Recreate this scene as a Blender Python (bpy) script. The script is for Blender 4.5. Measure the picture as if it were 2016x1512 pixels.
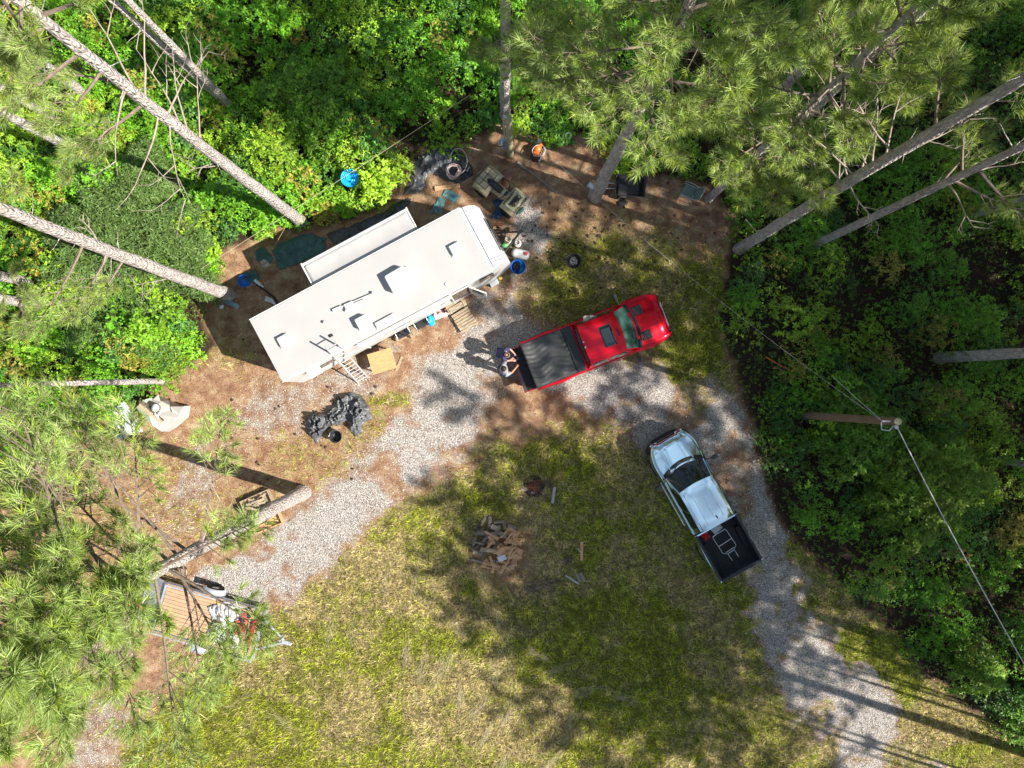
import bpy, math, random
import numpy as np
from mathutils import Vector, Matrix

# ------------------------------------------------------------------ camera, sky, sun, exposure
S = bpy.context.scene
for _o in list(bpy.data.objects): bpy.data.objects.remove(_o)
C = S.collection
R = math.radians
H = 28.0                      # flying height of the camera above the ground
F = 1397.0                    # focal length in photo pixels (2016 wide)
cam_d = bpy.data.cameras.new('camera'); cam = bpy.data.objects.new('camera', cam_d); C.objects.link(cam)
cam.location = (0, 0, H); cam.rotation_euler = (0, 0, 0)
cam_d.sensor_width = 36; cam_d.lens = F / 2016 * 36; cam_d.clip_end = 2000; cam_d.clip_start = 0.1
S.camera = cam
S.render.resolution_x, S.render.resolution_y = 1024, 768
SUN_EL = R(42); TOW = math.atan2(-0.305, 0.952)
W = bpy.data.worlds.new('World'); S.world = W; W.use_nodes = True
nt = W.node_tree; nt.nodes.clear()
sky = nt.nodes.new('ShaderNodeTexSky'); sky.sky_type = 'NISHITA'; sky.sun_disc = False
sky.sun_elevation = SUN_EL; sky.sun_rotation = R(90) - TOW
tc = nt.nodes.new('ShaderNodeTexCoord'); mp = nt.nodes.new('ShaderNodeMapping'); mp.inputs['Scale'].default_value = (2.2, 2.2, 3.5)
nz = nt.nodes.new('ShaderNodeTexNoise'); nz.inputs['Scale'].default_value = 2.6; nz.inputs['Detail'].default_value = 6
rp = nt.nodes.new('ShaderNodeValToRGB'); rp.color_ramp.elements[0].position = .30; rp.color_ramp.elements[1].position = .60
mx = nt.nodes.new('ShaderNodeMix'); mx.data_type = 'RGBA'; mx.inputs[7].default_value = (6.2, 8.0, 10.0, 1)
bg = nt.nodes.new('ShaderNodeBackground'); bg.inputs['Strength'].default_value = 0.05
out = nt.nodes.new('ShaderNodeOutputWorld')
L_ = nt.links.new
L_(tc.outputs['Generated'], mp.inputs['Vector']); L_(mp.outputs['Vector'], nz.inputs['Vector']); L_(nz.outputs['Fac'], rp.inputs['Fac'])
sz = nt.nodes.new('ShaderNodeSeparateXYZ'); L_(tc.outputs['Generated'], sz.inputs[0])
mr = nt.nodes.new('ShaderNodeMapRange'); mr.inputs['From Min'].default_value = .80; mr.inputs['From Max'].default_value = .96; mr.inputs['To Min'].default_value = .22; mr.inputs['To Max'].default_value = 1; L_(sz.outputs['Z'], mr.inputs['Value'])
cm = nt.nodes.new('ShaderNodeMath'); cm.operation = 'MULTIPLY'; L_(rp.outputs['Color'], cm.inputs[0]); L_(mr.outputs['Result'], cm.inputs[1]); L_(cm.outputs[0], mx.inputs[0]); L_(sky.outputs['Color'], mx.inputs[6]); L_(mx.outputs[2], bg.inputs['Color']); L_(bg.outputs[0], out.inputs['Surface'])
sd = bpy.data.lights.new('sun', 'SUN'); sd.energy = 5.0; sd.angle = R(0.53); sd.color = (1.0, .95, .87)
sun = bpy.data.objects.new('sun', sd); C.objects.link(sun); sun.location = (30, -10, 40)
dsun = Vector((math.cos(TOW) * math.cos(SUN_EL), math.sin(TOW) * math.cos(SUN_EL), math.sin(SUN_EL)))
sun.rotation_euler = (-dsun).to_track_quat('-Z', 'Y').to_euler()
vs = S.view_settings; vs.view_transform = 'Standard'; vs.look = 'None'; vs.gamma = 1; vs.exposure = 0.95
vs.use_curve_mapping = False
S.cycles.max_bounces = 6; S.cycles.diffuse_bounces = 3; S.cycles.transparent_max_bounces = 6

def G(px, py, h=0.0):
    """where a point seen at photo pixel (px, py) stands when it is h metres above the ground"""
    k = (H - h) / F
    return ((px - 1008) * k, (756 - py) * k)

# ------------------------------------------------------------------ noise
def _hash(ix, iy, s):
    n = np.sin(ix * 127.1 + iy * 311.7 + s * 74.7) * 43758.5453
    return n - np.floor(n)
def vnoise(x, y, s=0):
    ix, iy = np.floor(x), np.floor(y); fx, fy = x - ix, y - iy
    fx = fx * fx * (3 - 2 * fx); fy = fy * fy * (3 - 2 * fy)
    a = _hash(ix, iy, s); b = _hash(ix + 1, iy, s); c = _hash(ix, iy + 1, s); d = _hash(ix + 1, iy + 1, s)
    return (a * (1 - fx) + b * fx) * (1 - fy) + (c * (1 - fx) + d * fx) * fy
def fbm(x, y, s=0, o=4):
    t = 0; a = .5; n = 0
    for i in range(o):
        t = t + a * vnoise(x * 2 ** i, y * 2 ** i, s + i * 7); n += a; a *= .5
    return t / n
def sstep(a, b, x):
    t = np.clip((x - a) / (b - a), 0, 1); return t * t * (3 - 2 * t)

# ------------------------------------------------------------------ mesh helpers
class MB:
    def __init__(s): s.v = []; s.f = []; s.s = []
    def add(s, vs, fs, smooth=False, M=None):
        b = len(s.v)
        s.v += [tuple(M @ Vector(p)) if M is not None else tuple(p) for p in vs]
        s.f += [tuple(i + b for i in f) for f in fs]; s.s += [smooth] * len(fs); return s
    def box(s, c, d, rz=0, rx=0, ry=0, M=None):
        x, y, z = d[0] / 2, d[1] / 2, d[2] / 2
        vs = [(-x, -y, -z), (x, -y, -z), (x, y, -z), (-x, y, -z), (-x, -y, z), (x, -y, z), (x, y, z), (-x, y, z)]
        m = Matrix.Translation(c) @ Matrix.Rotation(rz, 4, 'Z') @ Matrix.Rotation(ry, 4, 'Y') @ Matrix.Rotation(rx, 4, 'X')
        if M is not None: m = M @ m
        return s.add(vs, [(0, 3, 2, 1), (4, 5, 6, 7), (0, 1, 5, 4), (1, 2, 6, 5), (2, 3, 7, 6), (3, 0, 4, 7)], False, m)
    def tube(s, pts, rads, n=8, caps=True, smooth=True):
        pts = [Vector(p) for p in pts]
        if not hasattr(rads, '__len__'): rads = [rads] * len(pts)
        vs = []; fs = []; up = Vector((0, 0, 1)); ref = None
        for i, p in enumerate(pts):
            t = (pts[min(i + 1, len(pts) - 1)] - pts[max(i - 1, 0)])
            t = t.normalized() if t.length > 1e-9 else up
            if ref is None: ref = t.orthogonal().normalized()
            ref = (ref - t * ref.dot(t)); ref = ref.normalized() if ref.length > 1e-6 else t.orthogonal().normalized()
            b = t.cross(ref)
            for k in range(n):
                a = 2 * math.pi * k / n
                vs.append(p + (ref * math.cos(a) + b * math.sin(a)) * rads[i])
        for i in range(len(pts) - 1):
            for k in range(n):
                k2 = (k + 1) % n
                fs.append((i * n + k, i * n + k2, (i + 1) * n + k2, (i + 1) * n + k))
        s.add(vs, fs, smooth)
        if caps:
            m = len(pts) - 1
            s.add(vs[:n], [tuple(range(n - 1, -1, -1))]); s.add(vs[m * n:], [tuple(range(n))])
        return s
    def cyl(s, p0, p1, r0, r1=None, n=14): return s.tube([p0, p1], [r0, r0 if r1 is None else r1], n)
    def lathe(s, prof, c=(0, 0, 0), n=22, M=None, smooth=True):
        vs = []; fs = []
        for r, z in prof:
            for k in range(n):
                a = 2 * math.pi * k / n; vs.append((c[0] + r * math.cos(a), c[1] + r * math.sin(a), c[2] + z))
        for i in range(len(prof) - 1):
            for k in range(n):
                k2 = (k + 1) % n; fs.append((i * n + k, i * n + k2, (i + 1) * n + k2, (i + 1) * n + k))
        return s.add(vs, fs, smooth, M)
    def grid(s, P, nu, nv, smooth=True, flip=False):
        vs = [P(i / nu, j / nv) for i in range(nu + 1) for j in range(nv + 1)]
        fs = []
        for i in range(nu):
            for j in range(nv):
                q = (i * (nv + 1) + j, (i + 1) * (nv + 1) + j, (i + 1) * (nv + 1) + j + 1, i * (nv + 1) + j + 1)
                fs.append(q[::-1] if flip else q)
        return s.add(vs, fs, smooth)
    def ell(s, c, r, n=14, m=9, M=None):
        return s.lathe_e(c, r, n, m, M)
    def lathe_e(s, c, r, n, m, M):
        vs = []; fs = []
        for j in range(m + 1):
            t = math.pi * j / m
            for k in range(n):
                a = 2 * math.pi * k / n
                vs.append((c[0] + r[0] * math.sin(t) * math.cos(a), c[1] + r[1] * math.sin(t) * math.sin(a), c[2] - r[2] * math.cos(t)))
        for j in range(m):
            for k in range(n):
                k2 = (k + 1) % n; fs.append((j * n + k, j * n + k2, (j + 1) * n + k2, (j + 1) * n + k))
        return s.add(vs, fs, True, M)
    def prism(s, poly, z0, z1, M=None):
        n = len(poly); vs = [(x, y, z0) for x, y in poly] + [(x, y, z1) for x, y in poly]
        a = sum(poly[i][0] * poly[(i + 1) % n][1] - poly[(i + 1) % n][0] * poly[i][1] for i in range(n))
        fs = [tuple(range(n - 1, -1, -1)), tuple(range(n, 2 * n))] + [(i, (i + 1) % n, n + (i + 1) % n, n + i) for i in range(n)]
        if a < 0: fs = [f[::-1] for f in fs]
        return s.add(vs, fs, False, M)
    def build(s, name, mat, parent=None, bevel=0, loc=None, rz=0, solid=0, sub=0):
        me = bpy.data.meshes.new(name); me.from_pydata(s.v, [], s.f); me.update()
        me.polygons.foreach_set('use_smooth', s.s)
        for m in (mat if isinstance(mat, (list, tuple)) else [mat]): me.materials.append(m)
        o = bpy.data.objects.new(name, me); C.objects.link(o)
        if parent is not None: o.parent = parent
        if loc is not None: o.location = (loc[0], loc[1], loc[2] if len(loc) > 2 else 0)
        if rz: o.rotation_euler = (0, 0, rz)
        if solid:
            m = o.modifiers.new('solid', 'SOLIDIFY'); m.thickness = solid; m.offset = -1
        if bevel:
            m = o.modifiers.new('bevel', 'BEVEL'); m.width = bevel; m.segments = 2; m.limit_method = 'ANGLE'; m.angle_limit = R(40)
        if sub:
            m = o.modifiers.new('sub', 'SUBSURF'); m.levels = m.render_levels = sub
        return o

def mesh_np(name, verts, nper, mat, cols=None, parent=None, smooth=False):
    me = bpy.data.meshes.new(name); n = len(verts)
    me.vertices.add(n); me.vertices.foreach_set('co', np.ascontiguousarray(verts, dtype=np.float32).ravel())
    nf = n // nper
    me.loops.add(n); me.loops.foreach_set('vertex_index', np.arange(n, dtype=np.int32))
    me.polygons.add(nf); me.polygons.foreach_set('loop_start', np.arange(0, n, nper, dtype=np.int32))
    try: me.polygons.foreach_set('loop_total', np.full(nf, nper, dtype=np.int32))
    except Exception: pass
    me.update(calc_edges=True)
    if cols is not None:
        at = me.color_attributes.new('Col', 'FLOAT_COLOR', 'POINT')
        c4 = np.ones((n, 4), np.float32); c4[:, :3] = cols; at.data.foreach_set('color', c4.ravel())
    me.materials.append(mat)
    o = bpy.data.objects.new(name, me); C.objects.link(o)
    if parent is not None: o.parent = parent
    return o

def tag(o, label, cat, group=None, kind=None):
    if label: o['label'] = label
    if cat: o['category'] = cat
    if group: o['group'] = group
    if kind: o['kind'] = kind
    return o
def thing(name, label, cat, loc=(0, 0, 0), rz=0, group=None):
    o = bpy.data.objects.new(name, None); C.objects.link(o); o.empty_display_size = .3
    o.location = (loc[0], loc[1], loc[2] if len(loc) > 2 else 0); o.rotation_euler = (0, 0, rz)
    return tag(o, label, cat, group)
def dup(root, loc, rz, label=None, scale=None):
    r = root.copy(); C.objects.link(r); r.location = loc; r.rotation_euler = (root.rotation_euler[0], root.rotation_euler[1], rz)
    if scale: r.scale = scale
    if label: r['label'] = label
    for ch in root.children:
        c = ch.copy(); C.objects.link(c); c.parent = r
        for g in ch.children:
            d = g.copy(); C.objects.link(d); d.parent = c
    return r

# ------------------------------------------------------------------ materials
def newmat(name):
    m = bpy.data.materials.new(name); m.use_nodes = True; n = m.node_tree
    return m, n, n.nodes['Principled BSDF'], n.links.new
def ramp(n, fac, stops, link):
    r = n.nodes.new('ShaderNodeValToRGB'); e = r.color_ramp.elements
    while len(e) < len(stops): e.new(.5)
    for q, (p, c) in zip(e, stops): q.position = p; q.color = (*c, 1)
    link(fac, r.inputs['Fac']); return r
def pm(name, col, rough=.6, metal=0, var=.15, scale=6, bump=0.0, bscale=30, coat=0, spec=.5, alpha=None, dirt=None, stretch=None):
    m, n, b, l = newmat(name)
    b.inputs['Roughness'].default_value = rough; b.inputs['Metallic'].default_value = metal
    b.inputs['Coat Weight'].default_value = coat; b.inputs['Specular IOR Level'].default_value = spec
    t = n.nodes.new('ShaderNodeTexCoord'); mpn = n.nodes.new('ShaderNodeMapping'); l(t.outputs['Object'], mpn.inputs['Vector'])
    if stretch: mpn.inputs['Scale'].default_value = stretch
    z = n.nodes.new('ShaderNodeTexNoise'); z.inputs['Scale'].default_value = scale; z.inputs['Detail'].default_value = 5; l(mpn.outputs['Vector'], z.inputs['Vector'])
    lo = tuple(c * (1 - var) for c in col); hi = tuple(min(1, c * (1 + var)) for c in col)
    stops = [(.32, lo), (.68, hi)]
    if dirt: stops = [(.25, dirt), (.42, lo), (.68, hi)]
    r = ramp(n, z.outputs['Fac'], stops, l); l(r.outputs['Color'], b.inputs['Base Color'])
    if bump:
        z2 = n.nodes.new('ShaderNodeTexNoise'); z2.inputs['Scale'].default_value = bscale; z2.inputs['Detail'].default_value = 6; l(mpn.outputs['Vector'], z2.inputs['Vector'])
        bp = n.nodes.new('ShaderNodeBump'); bp.inputs['Strength'].default_value = bump; bp.inputs['Distance'].default_value = .02
        l(z2.outputs['Fac'], bp.inputs['Height']); l(bp.outputs['Normal'], b.inputs['Normal'])
    return m
def leafmat(name, trans=.35, rough=.5, mul=(1, 1, 1), tmul=(1.4, 1.3, .5)):
    m, n, b, l = newmat(name)
    a = n.nodes.new('ShaderNodeAttribute'); a.attribute_name = 'Col'
    b.inputs['Roughness'].default_value = rough; b.inputs['Specular IOR Level'].default_value = .35
    v = n.nodes.new('ShaderNodeMix'); v.data_type = 'RGBA'; v.blend_type = 'MULTIPLY'; v.inputs[0].default_value = 1; v.inputs[7].default_value = (*mul, 1)
    l(a.outputs['Color'], v.inputs[6]); l(v.outputs[2], b.inputs['Base Color'])
    v2 = n.nodes.new('ShaderNodeMix'); v2.data_type = 'RGBA'; v2.blend_type = 'MULTIPLY'; v2.inputs[0].default_value = 1; v2.inputs[7].default_value = (*tmul, 1)
    l(v.outputs[2], v2.inputs[6])
    t = n.nodes.new('ShaderNodeBsdfTranslucent'); l(v2.outputs[2], t.inputs['Color'])
    ms = n.nodes.new('ShaderNodeMixShader'); ms.inputs[0].default_value = trans
    l(b.outputs[0], ms.inputs[1]); l(t.outputs[0], ms.inputs[2])
    l(ms.outputs[0], n.nodes['Material Output'].inputs['Surface'])
    return m

M = {}
M['leaf'] = leafmat('shrub_leaf', .26)
M['needle'] = leafmat('pine_needle', .30, .42, tmul=(1.3, 1.2, .7))
M['grass'] = leafmat('grass_blade', .25, .6, tmul=(1.2, 1.1, .6))
M['stone'] = leafmat('gravel_stone', 0.0, .85)
M['wood'] = pm('weathered_wood', (.42, .33, .22), .8, var=.35, scale=4, bump=.5, stretch=(1, 12, 12), dirt=(.16, .12, .08))
M['freshwood'] = pm('split_wood', (.64, .37, .20), .8, var=.35, scale=5, bump=.5, stretch=(1, 9, 9))
M['greywood'] = pm('grey_wood', (.27, .225, .18), .85, var=.4, scale=5, bump=.6, stretch=(1, 9, 9))
M['darkwood'] = pm('dark_bark_wood', (.16, .115, .08), .9, var=.5, scale=8, bump=.9, dirt=(.06, .045, .03))
M['ply'] = pm('plywood', (.47, .29, .13), .7, var=.18, scale=3, bump=.15, stretch=(1, 7, 1))
M['deckwood'] = pm('trailer_deck_wood', (.48, .30, .18), .75, var=.22, scale=3, stretch=(1, 8, 1), bump=.2)
M['white'] = pm('white_paint', (.68, .67, .65), .45, var=.05, scale=2, spec=.4)
M['whiteplastic'] = pm('white_plastic', (.68, .68, .66), .35, var=.04, scale=8)
M['offwhite'] = pm('offwhite_plastic', (.56, .55, .53), .4, var=.12, scale=8)
M['tan'] = pm('tan_plastic', (.50, .42, .26), .35, var=.15, scale=4, coat=.3)
M['black'] = pm('black_plastic', (.022, .022, .025), .4, var=.3, scale=8)
M['matblack'] = pm('matt_black', (.018, .018, .02), .75, var=.35, scale=8, bump=.15)
M['rubber'] = pm('tyre_rubber', (.025, .024, .023), .85, var=.3, scale=20, bump=.3)
M['darkglass'] = pm('dark_glass', (.010, .013, .015), .03, var=.2, spec=.8, coat=.6)
M['steel'] = pm('steel', (.55, .56, .58), .35, metal=.9, var=.15, scale=10)
M['alu'] = pm('bare_aluminium', (.74, .74, .75), .45, metal=.55, var=.12, scale=9)
M['galv'] = pm('galvanised_steel', (.66, .68, .71), .4, metal=.6, var=.14, scale=7)
M['chrome'] = pm('chrome', (.8, .8, .82), .12, metal=1, var=.03)
M['blue'] = pm('blue_plastic', (.01, .13, .55), .4, var=.2, scale=6)
M['cyan'] = pm('bright_blue_plastic', (.01, .38, .85), .4, var=.12, scale=6)
M['red'] = pm('red_plastic', (.55, .02, .03), .45, var=.2)
M['redframe'] = pm('faded_red_metal', (.62, .10, .06), .5, var=.25, scale=9)
M['orange'] = pm('orange_plastic', (.85, .16, .02), .4, var=.12)
M['green'] = pm('green_plastic', (.10, .34, .12), .5, var=.2)
M['yellow'] = pm('yellow_plastic', (.62, .46, .08), .5, var=.15)
M['rust'] = pm('rusty_steel', (.28, .10, .05), .85, var=.4, scale=14, bump=.4)
M['ash'] = pm('ash', (.34, .33, .33), .95, var=.4, scale=25, bump=.8)
M['char'] = pm('charred', (.035, .03, .028), .95, var=.5, scale=18, bump=.8)
M['skin'] = pm('skin', (.55, .30, .21), .55, var=.08, scale=12)
M['skin_tan'] = pm('tanned_skin', (.48, .24, .16), .55, var=.08, scale=12)
M['jeans'] = pm('blue_denim', (.055, .09, .20), .9, var=.2, scale=25, bump=.3)
M['navy'] = pm('navy_cotton', (.045, .05, .115), .9, var=.2, scale=18, bump=.3)
M['greyshirt'] = pm('pale_grey_cotton', (.27, .28, .32), .9, var=.12, scale=18, bump=.3)
M['hair'] = pm('black_hair', (.012, .010, .009), .6, var=.3, scale=60, bump=.6)
M['greyhair'] = pm('thin_grey_hair', (.26, .22, .18), .8, var=.3, scale=60, bump=.5)
M['shoe'] = pm('grey_shoe', (.18, .20, .24), .7, var=.2)
M['tarp_black'] = pm('black_plastic_sheet', (.035, .036, .04), .33, var=.35, scale=5, bump=.35, bscale=9, spec=.6)
M['tarp_grey'] = pm('dusty_grey_sheet', (.10, .103, .11), .38, var=.5, scale=3, bump=.5, bscale=9, spec=.5)
M['tarp_silver'] = pm('silver_tarp', (.55, .56, .55), .38, var=.2, scale=5, bump=.4, bscale=10)
M['tarp_green'] = pm('dark_green_tarp', (.045, .11, .10), .6, var=.3, scale=4, bump=.4, bscale=10)
M['tarp_blue'] = pm('dark_blue_tarp', (.02, .07, .17), .55, var=.4, scale=6, bump=.4, bscale=12)
M['canvas'] = pm('beige_canvas', (.44, .41, .37), .75, var=.10, scale=3, bump=.3, bscale=10)
M['teal'] = pm('teal_panel', (.09, .22, .23), .3, var=.5, scale=7, dirt=(.35, .38, .36))
M['greysheet'] = pm('corrugated_grey_sheet', (.42, .47, .46), .5, var=.15, scale=4)
M['cable'] = pm('dark_cable', (.05, .05, .05), .6)
M['palecable'] = pm('pale_cable', (.62, .60, .58), .5, var=.1)
M['rope'] = pm('tan_rope', (.50, .46, .28), .9, var=.2, scale=30)
M['pole'] = pm('utility_pole_wood', (.24, .16, .10), .85, var=.3, scale=4, bump=.6, stretch=(12, 12, 1))
M['yellowpole'] = pm('treated_pole_wood', (.42, .37, .22), .85, var=.3, scale=4, bump=.6, stretch=(12, 12, 1))
M['bluegrey'] = pm('blue_grey_metal', (.33, .42, .50), .4, metal=.3, var=.15)
M['brown'] = pm('brown_slab', (.26, .12, .09), .8, var=.2)
M['cardboard'] = pm('cardboard', (.42, .28, .16), .85, var=.15)
M['pinkcloth'] = pm('pale_pink_cloth', (.70, .52, .50), .85, var=.25, scale=10, bump=.4)
M['camo'] = pm('mottled_beige_cloth', (.44, .37, .30), .9, var=.5, scale=14, bump=.4)
M['cone'] = pm('pine_cone', (.07, .04, .028), .9, var=.4, scale=20)
M['chairgreen'] = pm('green_mesh_fabric', (.14, .20, .16), .8, var=.15)
M['cream'] = pm('cream_paint', (.66, .62, .50), .5, var=.1)

# bark with scales
def barkmat(name, lo, hi, dark):
    m, n, b, l = newmat(name)
    t = n.nodes.new('ShaderNodeTexCoord'); mpn = n.nodes.new('ShaderNodeMapping'); mpn.inputs['Scale'].default_value = (1, 1, .45); l(t.outputs['Object'], mpn.inputs['Vector'])
    vo = n.nodes.new('ShaderNodeTexVoronoi'); vo.inputs['Scale'].default_value = 13; vo.feature = 'DISTANCE_TO_EDGE'; l(mpn.outputs['Vector'], vo.inputs['Vector'])
    z = n.nodes.new('ShaderNodeTexNoise'); z.inputs['Scale'].default_value = 9; z.inputs['Detail'].default_value = 7; l(mpn.outputs['Vector'], z.inputs['Vector'])
    r1 = ramp(n, z.outputs['Fac'], [(.3, lo), (.7, hi)], l)
    r2 = ramp(n, vo.outputs['Distance'], [(.0, dark), (.09, (1, 1, 1))], l)
    mxn = n.nodes.new('ShaderNodeMix'); mxn.data_type = 'RGBA'; mxn.blend_type = 'MULTIPLY'; mxn.inputs[0].default_value = .5
    l(r1.outputs['Color'], mxn.inputs[6]); l(r2.outputs['Color'], mxn.inputs[7]); l(mxn.outputs[2], b.inputs['Base Color'])
    ad = n.nodes.new('ShaderNodeMath'); ad.operation = 'MULTIPLY_ADD'; l(vo.outputs['Distance'], ad.inputs[0]); ad.inputs[1].default_value = 3; l(z.outputs['Fac'], ad.inputs[2])
    bp = n.nodes.new('ShaderNodeBump'); bp.inputs['Strength'].default_value = .9; bp.inputs['Distance'].default_value = .05
    l(ad.outputs[0], bp.inputs['Height']); l(bp.outputs['Normal'], b.inputs['Normal']); b.inputs['Roughness'].default_value = .9
    return m
M['bark'] = barkmat('pine_bark', (.40, .345, .32), (.70, .63, .585), (.40, .33, .29))
M['twig'] = pm('dead_twig_wood', (.36, .29, .24), .85, var=.3, scale=6)
M['limb'] = pm('limb_bark', (.20, .15, .115), .9, var=.35, scale=9, bump=.5)
# ------------------------------------------------------------------ zones of the ground (drawn as ground positions in photo pixels)
def px_of(x, y): return 1008 + x * F / H, 756 - y * F / H
def seg_dist(X, Y, x0, y0, x1, y1):
    dx, dy = x1 - x0, y1 - y0; t = np.clip(((X - x0) * dx + (Y - y0) * dy) / (dx * dx + dy * dy + 1e-9), 0, 1)
    return np.hypot(X - x0 - t * dx, Y - y0 - t * dy), t
def inpoly(poly, X, Y):
    ins = np.zeros(X.shape, bool); n = len(poly)
    for i in range(n):
        x0, y0 = poly[i]; x1, y1 = poly[(i + 1) % n]
        if y0 == y1: continue
        ins ^= ((y0 > Y) != (y1 > Y)) & (X < (x1 - x0) * (Y - y0) / (y1 - y0) + x0)
    return ins
def sdist(poly, X, Y):
    d = np.full(X.shape, 1e9); n = len(poly)
    for i in range(n):
        d = np.minimum(d, seg_dist(X, Y, *poly[i], *poly[(i + 1) % n])[0])
    return np.where(inpoly(poly, X, Y), d, -d)
def band(pts, X, Y):
    """0..1 along a poly-line whose points are (x, y, half width)"""
    m = np.zeros(X.shape)
    for (x0, y0, w0), (x1, y1, w1) in zip(pts, pts[1:]):
        d, t = seg_dist(X, Y, x0, y0, x1, y1); w = w0 + (w1 - w0) * t
        m = np.maximum(m, 1 - sstep(.38, 1.42, d / w))
    return m
def blobs(lst, X, Y):
    m = np.zeros(X.shape)
    for x, y, rx, ry, a in lst: m = np.maximum(m, a * (1 - sstep(.45, 1.25, np.hypot((X - x) / rx, (Y - y) / ry))))
    return m
CLEAR = [(398, 600), (440, 545), (418, 505), (470, 478), (520, 468), (560, 452), (620, 452), (700, 425), (770, 405), (810, 350), (835, 300), (900, 282), (955, 268),
         (980, 235), (1040, 262), (1090, 285), (1150, 262), (1190, 300), (1215, 335), (1290, 345), (1330, 352), (1400, 365), (1450, 450), (1440, 505), (1425, 560),
         (1405, 620), (1425, 690), (1450, 750), (1480, 830), (1500, 930), (1530, 1010), (1570, 1080), (1640, 1150), (1720, 1210), (1790, 1290), (1870, 1370),
         (1980, 1450), (2150, 1560), (2350, 1900), (-400, 1900), (-400, 1010), (-60, 985), (60, 900), (150, 860), (215, 815), (285, 785), (335, 752), (380, 712), (425, 680), (410, 640)]
GR1 = [(1040, 425, 30), (1035, 480, 55), (985, 570, 75), (950, 640, 90), (900, 720, 95), (880, 800, 95), (800, 900, 85), (700, 985, 75), (590, 1085, 80), (500, 1140, 80), (420, 1150, 45)]
GR2 = [(960, 640, 90), (1080, 690, 55), (1150, 745, 60), (1250, 775, 75), (1345, 830, 105), (1410, 920, 120), (1470, 1040, 95), (1520, 1160, 75), (1590, 1290, 92), (1670, 1410, 98), (1760, 1540, 110), (1900, 1760, 100)]
GR3 = [(770, 700, 30), (700, 755, 50), (620, 790, 75), (520, 810, 65), (420, 890, 60), (360, 990, 45), (300, 1100, 45), (220, 1250, 55), (200, 1400, 70), (180, 1540, 80)]
GR4 = [(-20, 960, 45), (60, 945, 40)]
def zones(X, Y):
    n1 = fbm(X / 34, Y / 34, 3); n2 = fbm(X / 90, Y / 90, 11); n3 = fbm(X / 12, Y / 12, 23)
    wob = (n1 - .5) * 60 + (n3 - .5) * 18
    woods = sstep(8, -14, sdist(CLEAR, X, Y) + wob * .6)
    Xw, Yw = X + (n1 - .5) * 55, Y + (fbm(X / 30, Y / 30, 31) - .5) * 55
    gravel = np.maximum(band(GR1, Xw, Yw), band(GR2, Xw, Yw))
    g3 = .56 * band(GR3, Xw, Yw) * sstep(.1, .62, n1 * .5 + n3 * .5 + .1); gravel = np.maximum(gravel, g3); gravel = np.maximum(gravel, .5 * band(GR4, Xw, Yw))
    gravel = np.maximum(gravel, .75 * band([(1640, 1270, 22), (1720, 1330, 25)], Xw, Yw))
    gravel *= 1 - .8 * blobs([(1010, 1100, 40, 30, .2), (860, 660, 60, 45, .8), (1110, 700, 60, 30, .7), (780, 800, 40, 26, .8), (1430, 1140, 30, 60, .3)], X, Y)
    gravel *= 1 - .55 * sstep(.56, .72, n2); gravel *= 1 - .5 * sstep(.60, .75, n1); gravel *= 1 - .25 * sstep(.50, .70, fbm(X / 48, Y / 30, 37))
    line = np.interp(X, [-500, 150, 330, 560, 640, 760, 860, 960, 1120, 1260, 1400, 3000], [1700, 1560, 1360, 1190, 1120, 1010, 945, 880, 830, 860, 980, 1010])
    grass = sstep(-45, 50, Y - line + wob)
    grass = np.maximum(grass, blobs([(1200, 560, 230, 150, .75), (1360, 640, 110, 170, .95), (1400, 760, 70, 90, .8), (740, 740, 50, 40, .0), (760, 790, 60, 26, .75), (880, 860, 30, 20, .6),
                                     (430, 1010, 150, 70, .42), (620, 900, 130, 70, .40), (450, 700, 90, 40, .45), (720, 850, 60, 60, .5), (1250, 700, 60, 40, .6), (1480, 960, 40, 50, .6),
                                     (300, 1130, 80, 50, .3), (120, 1150, 200, 90, .55), (130, 1380, 140, 120, .6), (330, 920, 90, 60, .4), (250, 1010, 120, 60, .45), (1560, 1130, 60, 50, .8), (1700, 1260, 70, 55, .9), (1830, 1420, 160, 80, 1), (1130, 620, 60, 30, .6)], Xw, Yw))
    grass = grass * (1 - .93 * sstep(.25, .7, gravel))
    grass *= 1 - woods
    bare = blobs([(990, 1090, 95, 95, .8), (1050, 960, 45, 35, .6), (1080, 1010, 90, 40, .3)], X, Y)
    grass *= 1 - bare * .75
    gravel *= 1 - woods
    return gravel, grass, woods
def lawn_tone(X, Y):
    """0 = green, 1 = straw"""
    t = fbm(X / 55, Y / 55, 41) * .6 + fbm(X / 16, Y / 16, 47) * .4
    t = t + .20 * blobs([(700, 1150, 240, 100, 1), (980, 1400, 180, 110, 1), (640, 1350, 150, 60, .5), (1010, 1140, 110, 60, .9), (1800, 1430, 120, 60, 1.3)], X, Y)
    t = t - .17 * blobs([(420, 1430, 220, 110, 1), (1200, 1330, 260, 90, 1), (1700, 1330, 140, 90, 1.4), (1380, 660, 90, 160, .9), (830, 1260, 80, 40, .8), (1120, 1200, 130, 60, .6)], X, Y)
    return np.clip((t - .38) / .26, 0, 1)

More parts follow.
